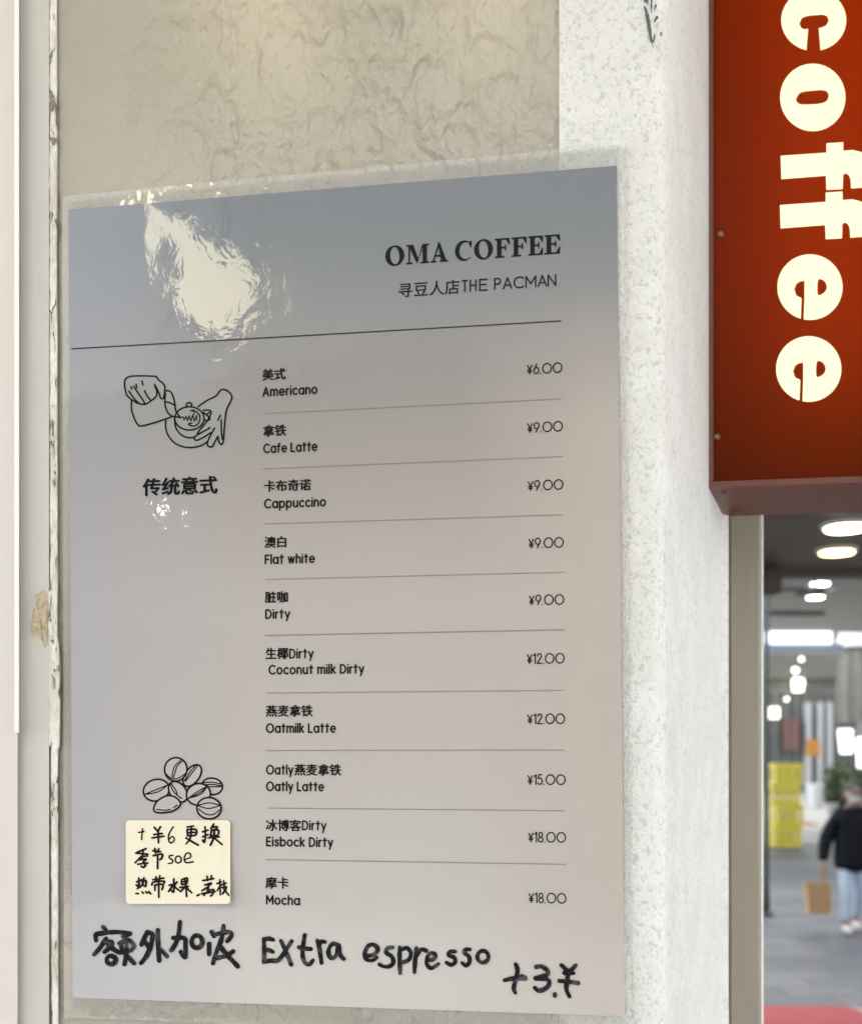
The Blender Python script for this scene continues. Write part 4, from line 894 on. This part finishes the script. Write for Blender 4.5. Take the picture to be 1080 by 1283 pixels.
# lit lantern and white light board at the right
def lantern(px, py0, py1, Y, w0, w1, label):
    a = at(px, py1, Y); b = at(px, py0, Y); t = thing('lantern', (a.x, Y, 0), label, 'lantern', 'lit white lanterns on short posts')
    MB().lathe((a.x, Y, a.z), [(w0, 0), (w1, b.z-a.z)], 4).build('shade', glow('lantern_glow', (1, .99, .93), .45), t)
    MB().tube([(a.x, Y, 0), (a.x, Y, a.z-.003)], .04).build('post', M_DARK, t); MB().lathe((a.x, Y, b.z+.003), [(w1*1.1, 0), (.05, .12)], 4).build('cap', M_DARK, t)
lantern(1060, 914, 944, 39, .24, .33, 'lit white lantern over the shrubs, further from the frame edge'); lantern(1082, 924, 962, 36, .24, .26, 'lit white lantern cut by the right edge of the photo')
# orange display board, white tapered planter, shrubs
ob = thing('display_board', at(1018, 985, 42), 'small orange board on a stand before the white columns', 'board')
MB().box(*bx(1010.5, 1027, 927, 947, 41.8, .08)).build('panel', simple('orange_panel', (.48, .20, .03), .6), ob); a, b = bx(1017, 1020, 947, 990, 41.85, .05); MB().box((a[0], a[1], 0), (b[0], b[1], b[2]-.002)).build('stand', M_DARK, ob)
Yt = 33; tx = at(1021, 0, Yt).x
pt = thing('planter', (tx, Yt, 0), 'white tapered planter standing on the pale paving', 'planter')
MB().lathe((tx, Yt, .0045), [(.17, 0), (.26, .72), (.27, .78), (.22, .78)], 20).build('pot', simple('white_pot', (.62, .63, .64), .5), pt)
MB().lathe((tx, Yt, .72), [(.2, 0), (.2, .03)], 16).build('soil', simple('soil', (.04, .03, .02), .9), pt)
M_LEAF = N('leaf'); k = M_LEAF; k.set(Base_Color=k.mix(k.noise(3, 3), (.025, .045, .015), (.085, .12, .04)), Roughness=.5); M_LEAF = k.m
def shrub(x, Y, w_, h_, label, n=260, name='shrub'):
    t = thing(name, (x, Y, 0), label, 'shrub', 'shrubs before the far shops'); mb = MB(); rnd = random.Random(int(x*100))
    for i in range(n):
        a = rnd.random()*6.283; r_ = rnd.random()**.5; z = .1+rnd.random()*h_; rad = w_*(.55+.45*math.sin(math.pi*min(1, z/h_)*.85))*r_*(.8+.4*rnd.random())
        c = Vector((x+math.cos(a)*rad, Y+math.sin(a)*rad*.6, z)); d1 = Vector((rnd.uniform(-1, 1), rnd.uniform(-1, 1), rnd.uniform(-.3, 1))).normalized()*.16; d2 = d1.orthogonal().normalized()*.06
        mb.add([c-d1, c+d2, c+d1, c-d2], [(0, 1, 2, 3)])
    mb.build('foliage', M_LEAF, t); m2_ = MB()
    for i in range(4): m2_.tube([(x+.03*i, Y, 0.004), (x+rnd.uniform(-.3, .3)*w_, Y+rnd.uniform(-.1, .1), h_*.7)], [.025, .01], 5)
    m2_.build('stem', simple('stem_bark', (.09, .06, .04), .8), t)
shrub(at(1044, 0, 34).x, 34, .42, 1.15, 'low dark shrub right of the white planter')
shrub(at(1058, 0, 35).x, 35, .50, 1.3, 'bushy dark shrub below the lit lantern')
shrub(at(1078, 0, 31).x, 31, .55, 1.2, 'dark shrub at the right edge of the photo behind the walker')
# low kerb wall before the shrubs
single('kerb_wall', 'low grey planting kerb running before the dark shrubs', 'kerb', MB().box((at(1034, 0, 30).x, 29.6, .0045), (at(1110, 0, 30).x, 29.9, .32)), simple('kerb_stone', (.28, .28, .25), .8), bevel=.02)
# closed market parasol
Yu = 30; ux = at(1069, 0, Yu).x
pa = thing('parasol', (ux, Yu, 0), 'tall closed pale parasol with a white top and red tip', 'parasol')
MB().tube([(ux, Yu, .09), (ux, Yu, at(0, 764, Yu).z)], .035).build('pole', M_DARK, pa); MB().lathe((ux, Yu, .0045), [(.4, 0), (.4, .06), (.1, .09)], 20).build('base', M_DARK, pa)
zb_, zt3 = at(0, 905, Yu).z, at(0, 775, Yu).z; v = []; n = 24; prof = ((.0, .40), (.25, .44), (.55, .38), (.8, .27), (1.0, .06))
for t_, r_ in prof:
    for i in range(n):
        rr2 = r_*(1+.22*(1 if i % 3 == 0 else -.5)); a = 2*math.pi*i/n; v.append((ux+rr2*math.cos(a), Yu+rr2*math.sin(a), zb_+(zt3-zb_)*t_))
MB().add(v, [(j*n+i, j*n+(i+1) % n, (j+1)*n+(i+1) % n, (j+1)*n+i) for j in range(4) for i in range(n)]).build('canopy', simple('parasol_cloth', (.26, .25, .22), .8, var=.2, scale=3), pa)
v2 = []
for t_, r_ in ((.72, .52), (.86, .40), (1.02, .12)):
    for i in range(n): a = 2*math.pi*i/n; v2.append((ux+r_*math.cos(a), Yu+r_*math.sin(a), zb_+(zt3-zb_)*t_))
MB().add(v2, [(j*n+i, j*n+(i+1) % n, (j+1)*n+(i+1) % n, (j+1)*n+i) for j in range(2) for i in range(n)]+[tuple(2*n+i for i in range(n))]).build('top_flap', simple('parasol_white', (.78, .80, .82), .7), pa)
MB().lathe((ux, Yu, at(0, 764, Yu).z), [(.10, 0), (.17, .12), (.13, .30), (.03, .38)], 14).build('finial', M_RED, pa)

# ------------------------------------------------------------------ unseen building added to shade the lane, unseen lights added for glints on the film
sb = thing('shade_building', (10, 6, 0), 'unseen plain building added on the right to shade the lane', 'building')
MB().box((9.0, 4.5, 0), (15, 17.5, 8.5)).box((19.5, 17.6, 0), (26, 44, 12)).build('wall', simple('render_wall', (.42, .40, .37), .8, var=.1, scale=.8), sb)  # unseen blocks, placed only to keep the sun off the lane
def mirror(px, py, dist):
    p = wp(px, py, OFF); d = (p-Vector((0, 0, H))).normalized(); r_ = d-NV*2*d.dot(NV); return p+r_*dist, r_
c, r_ = mirror(272, 345, 2.3)
hl = thing('glare_lightbox', c, 'unseen warm lightbox added behind the camera, outlined like the glare on the film', 'lightbox')
rt = Vector((-r_.y, r_.x, 0)).normalized(); fw = Vector((r_.x, r_.y, 0)).normalized(); up = Vector((0, 0, 1))
def bx2(c, hw, hh, d0, d1):
    v = [c+rt*sx*hw+up*sz*hh+fw*d_ for d_ in (d0, d1) for sx, sz in ((-1, -1), (1, -1), (1, 1), (-1, 1))]
    return MB().add(v, [(0, 1, 2, 3), (7, 6, 5, 4), (0, 4, 5, 1), (1, 5, 6, 2), (2, 6, 7, 3), (3, 7, 4, 0)])
def onto(px, py, d_):
    p, q_ = mirror(px, py, 0); n_ = fw; return p+q_*((c+fw*d_-p).dot(n_)/q_.dot(n_))
lp = [(194, 256), (226, 276), (262, 308), (312, 328), (336, 358), (312, 392), (252, 424), (214, 380)]  # lit face takes the outline of the glare it mirrors
def panel(d0, d1, grow):
    n_ = len(lp); g = [(272+(x-272)*grow, 350+(y-350)*grow) for x, y in lp]; v = [onto(x, y, d0) for x, y in g]; v += [p+fw*(d1-d0) for p in v]
    return MB().add(v, [tuple(range(n_)), tuple(range(n_, 2*n_))[::-1]]+[(i, n_+i, n_+(i+1) % n_, (i+1) % n_) for i in range(n_)])
panel(0, .01, 1).build('lit_face', glow('warm_lit_face', (1, .93, .66), 3.5), hl); panel(.0105, .09, 1.05).build('housing', M_DARK, hl)
MB().tube([c+fw*.05+up*.06, Vector((c.x+fw.x*.05, c.y+fw.y*.05, ZC-.002))], .01).build('hanger', M_DARK, hl)
c, r_ = mirror(209, 633, 2.4)  # unseen bulb, set where it mirrors as the small glint
lb = thing('glint_bulb', c, 'unseen warm bulb added behind the camera for the small glint on the film', 'bulb')
MB().lathe(c, [((.016)*math.cos(R(a)), (.016)*math.sin(R(a))) for a in range(-85, 86, 17)], 14).build('globe', glow('bulb_glow', (1, .92, .75), 14), lb, smooth=True)
MB().tube([c+up*.02, Vector((c.x, c.y, ZC-.002))], .006).build('cord', M_BLACK, lb)

so_ = thing('sky_block_row', (-2, -11, 0), 'unseen dark shop row added behind the camera to keep sky off the gloss', 'building')  # unseen row added to block low sky from glossy reflections
MB().box((-16, -16, 0), (9, -10, 6.2)).build('wall', simple('dark_render', (.12, .115, .11), .7, var=.1), so_)
for i in range(5):
    x = -15+4.8*i; w_ = MB().box((x, -9.99, .4), (x+3.8, -9.9, 3.0)).build('shop_window', M_FG, so_)
    m_ = MB(); m_.box((x-.08, -9.985, .3), (x-.001, -9.86, 3.1)); m_.box((x+3.801, -9.985, .3), (x+3.88, -9.86, 3.1)); m_.box((x, -9.985, 3.001), (x+3.8, -9.86, 3.1)); m_.build('window_frame', M_DARK, w_)
